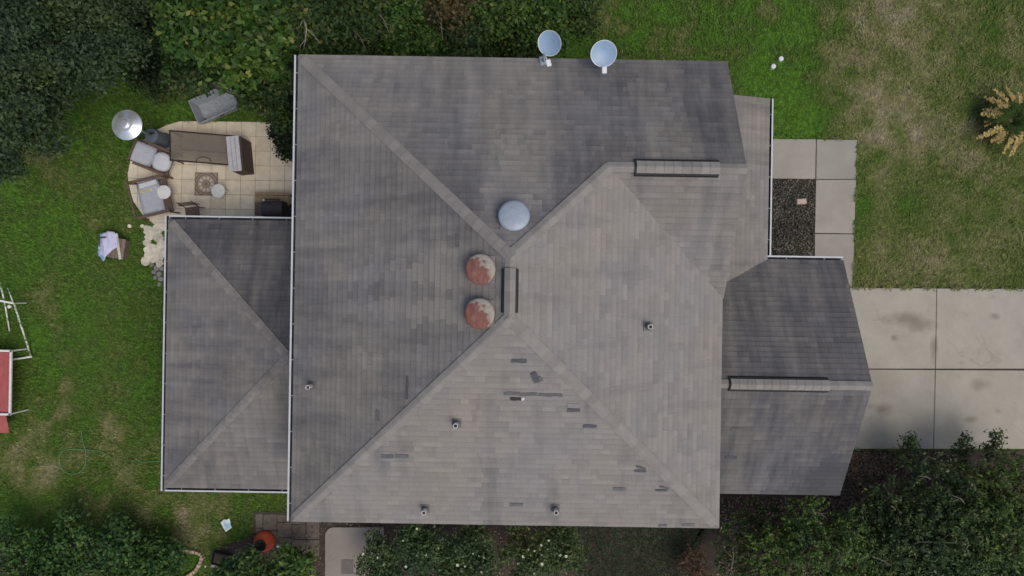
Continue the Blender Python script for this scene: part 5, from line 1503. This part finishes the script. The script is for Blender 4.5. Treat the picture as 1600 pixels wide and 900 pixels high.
for px, py, r, z, npet, lab in ((600, 868, .66, 1.3, 9, 'flowering bush beside the concrete pad'), (662, 852, .66, 1.5, 7, 'flowering bush second from the concrete pad'), (742, 858, .72, 1.5, 11, 'flowering bush third from the concrete pad'), (822, 862, .74, 1.5, 17, 'flowering bush with the most white blossoms'), (872, 852, .62, 1.3, 9, 'flowering bush nearest the bare grass gap'), (705, 900, .7, 1.4, 9, 'flowering bush cut off by the bottom edge')):
    plant('flowering_bush', lab, 'bush', FG, None, (px, py), r, z, 'flower', 0.085, 8, 430, (.22, .4), .35, trunk_r=.04, petals=npet, sig=.08)
RG = 'trees along the bottom right'
plant('tree', 'fine leaved tree with light green tips right of the brown fern', 'tree', RG, None, (1268, 872), 1.55, 2.2, 'right_b', 0.09, 20, 330, (.3, .5), .6, trunk_r=.08, twigs=5, sig=.12, aspect=.45, line=.32, spray=16)
plant('tree', 'thin dark tree below the garage eave', 'tree', RG, None, (1180, 848), 1.05, 1.3, 'right', 0.085, 13, 260, (.25, .4), .4, trunk_r=.05, twigs=7, aspect=.45, line=.3, spray=14)
plant('tree', 'large dark fine leaved tree covering the lower driveway edge', 'tree', RG, None, (1445, 832), 1.85, 1.8, 'right', 0.095, 22, 330, (.4, .66), .8, trunk_r=.14, twigs=8, sig=.13, aspect=.45, line=.36, spray=16)
plant('tree', 'fine leaved tree at the right picture edge with brighter sprays', 'tree', RG, None, (1568, 818), 1.6, 2.0, 'right_b', 0.095, 16, 330, (.38, .62), .7, trunk_r=.12, twigs=7, sig=.13, aspect=.45, line=.38, spray=16)
plant('tree', 'dark tree in the bottom right corner', 'tree', RG, None, (1520, 905), 1.55, 1.8, 'right', 0.095, 14, 330, (.42, .65), .5, trunk_r=.12, twigs=4, sig=.13, aspect=.45, line=.36, spray=16)
plant('tree', 'dark low tree between the light tipped tree and the driveway tree', 'tree', RG, None, (1362, 868), 1.3, 1.9, 'right', 0.09, 15, 300, (.34, .55), .5, trunk_r=.08, twigs=5, sig=.12, aspect=.45, line=.32, spray=16)
for px, py, lab in ((1418, 690, 'small leafy sprig reaching over the driveway edge, leftmost'), (1503, 690, 'small leafy sprig reaching over the driveway edge, middle'), (1551, 685, 'small leafy sprig reaching over the driveway edge, rightmost')):
    plant('sapling', lab, 'sapling', 'sprigs over the driveway edge', None, (px, py + 34), .3, 0.9, 'right', 0.085, 4, 260, (.12, .22), .3, trunk_r=.015, sig=.07, aspect=.5,
          clumps=[(px, py, 1.2, .16), (px + 9, py + 8, 1.1, .17), (px - 8, py + 12, 1.0, .17), (px + 2, py + 24, 1.0, .3), (px + 6, py - 6, 1.25, .09)])
plant('fern', 'brown dried fern at the bottom edge beside the dark grass', 'fern', None, None, (1085, 885), .45, .6, 'dead', 0.12, 7, 170, (.2, .32), .3, trunk_r=.03, aspect=.3)

# sago palm with dead lower fronds
sg = thing('sago_palm', 'sago palm with dark green heart and dead tan lower fronds', 'palm', (*G(1576, 190, 0.4)[:2], 0))
b = MB(); b.lathe([(0.2, 0), (0.22, 0.2), (0.17, 0.45), (0.0, 0.5)], 14); b.build('trunk', M['bark'], sg)
def frond(ang, ln, z0, rise, drop, mat, wid, name, twist):
    lw = .075 if name == 'dead_frond' else .04
    b = MB(); n = 9; d = Vector((math.cos(ang), math.sin(ang), 0)); s = Vector((-d.y, d.x, 0))
    pts = []
    for k in range(n + 1):
        q = k / n; pts.append(d * (0.08 + ln * q) + Vector((0, 0, z0 + rise * math.sin(min(1, q * 1.5) * math.pi / 2) - drop * q ** 2)) + s * twist * q * q)
    b.tube(pts, [0.014] * n + [0.006], 5)
    for k in range(1, n + 1):
        for sgn in (-1, 1):
            for h in (0, .5):
                if k == n and h: continue
                p = pts[k].lerp(pts[min(k + 1, n)], h); l_ = wid * (1 - 0.55 * (k + h) / n) * rng.uniform(.8, 1.1)
                tip = p + (s * sgn * .8 + d * .55).normalized() * l_ + Vector((0, 0, .05 - .12 * rng.random()))
                b.add([p - d * lw * .4, p + d * lw * .6, tip + d * lw * .25, tip - d * lw * .25], [(0, 1, 2, 3)])
    return b.build(name, mat, sg)
for k in range(30):
    a = k * 2.39996; frond(a, rng.uniform(.35, .72), .52, .28, .3, M['green_frond'], .2, 'frond', rng.uniform(-.1, .1))
for k in range(46):
    a = 2 * math.pi * k / 46 + rng.uniform(-.09, .09); frond(a, rng.uniform(.6, 1.0), .50, .26, .34, M['dead_frond'], .13, 'dead_frond', rng.uniform(-.2, .2))
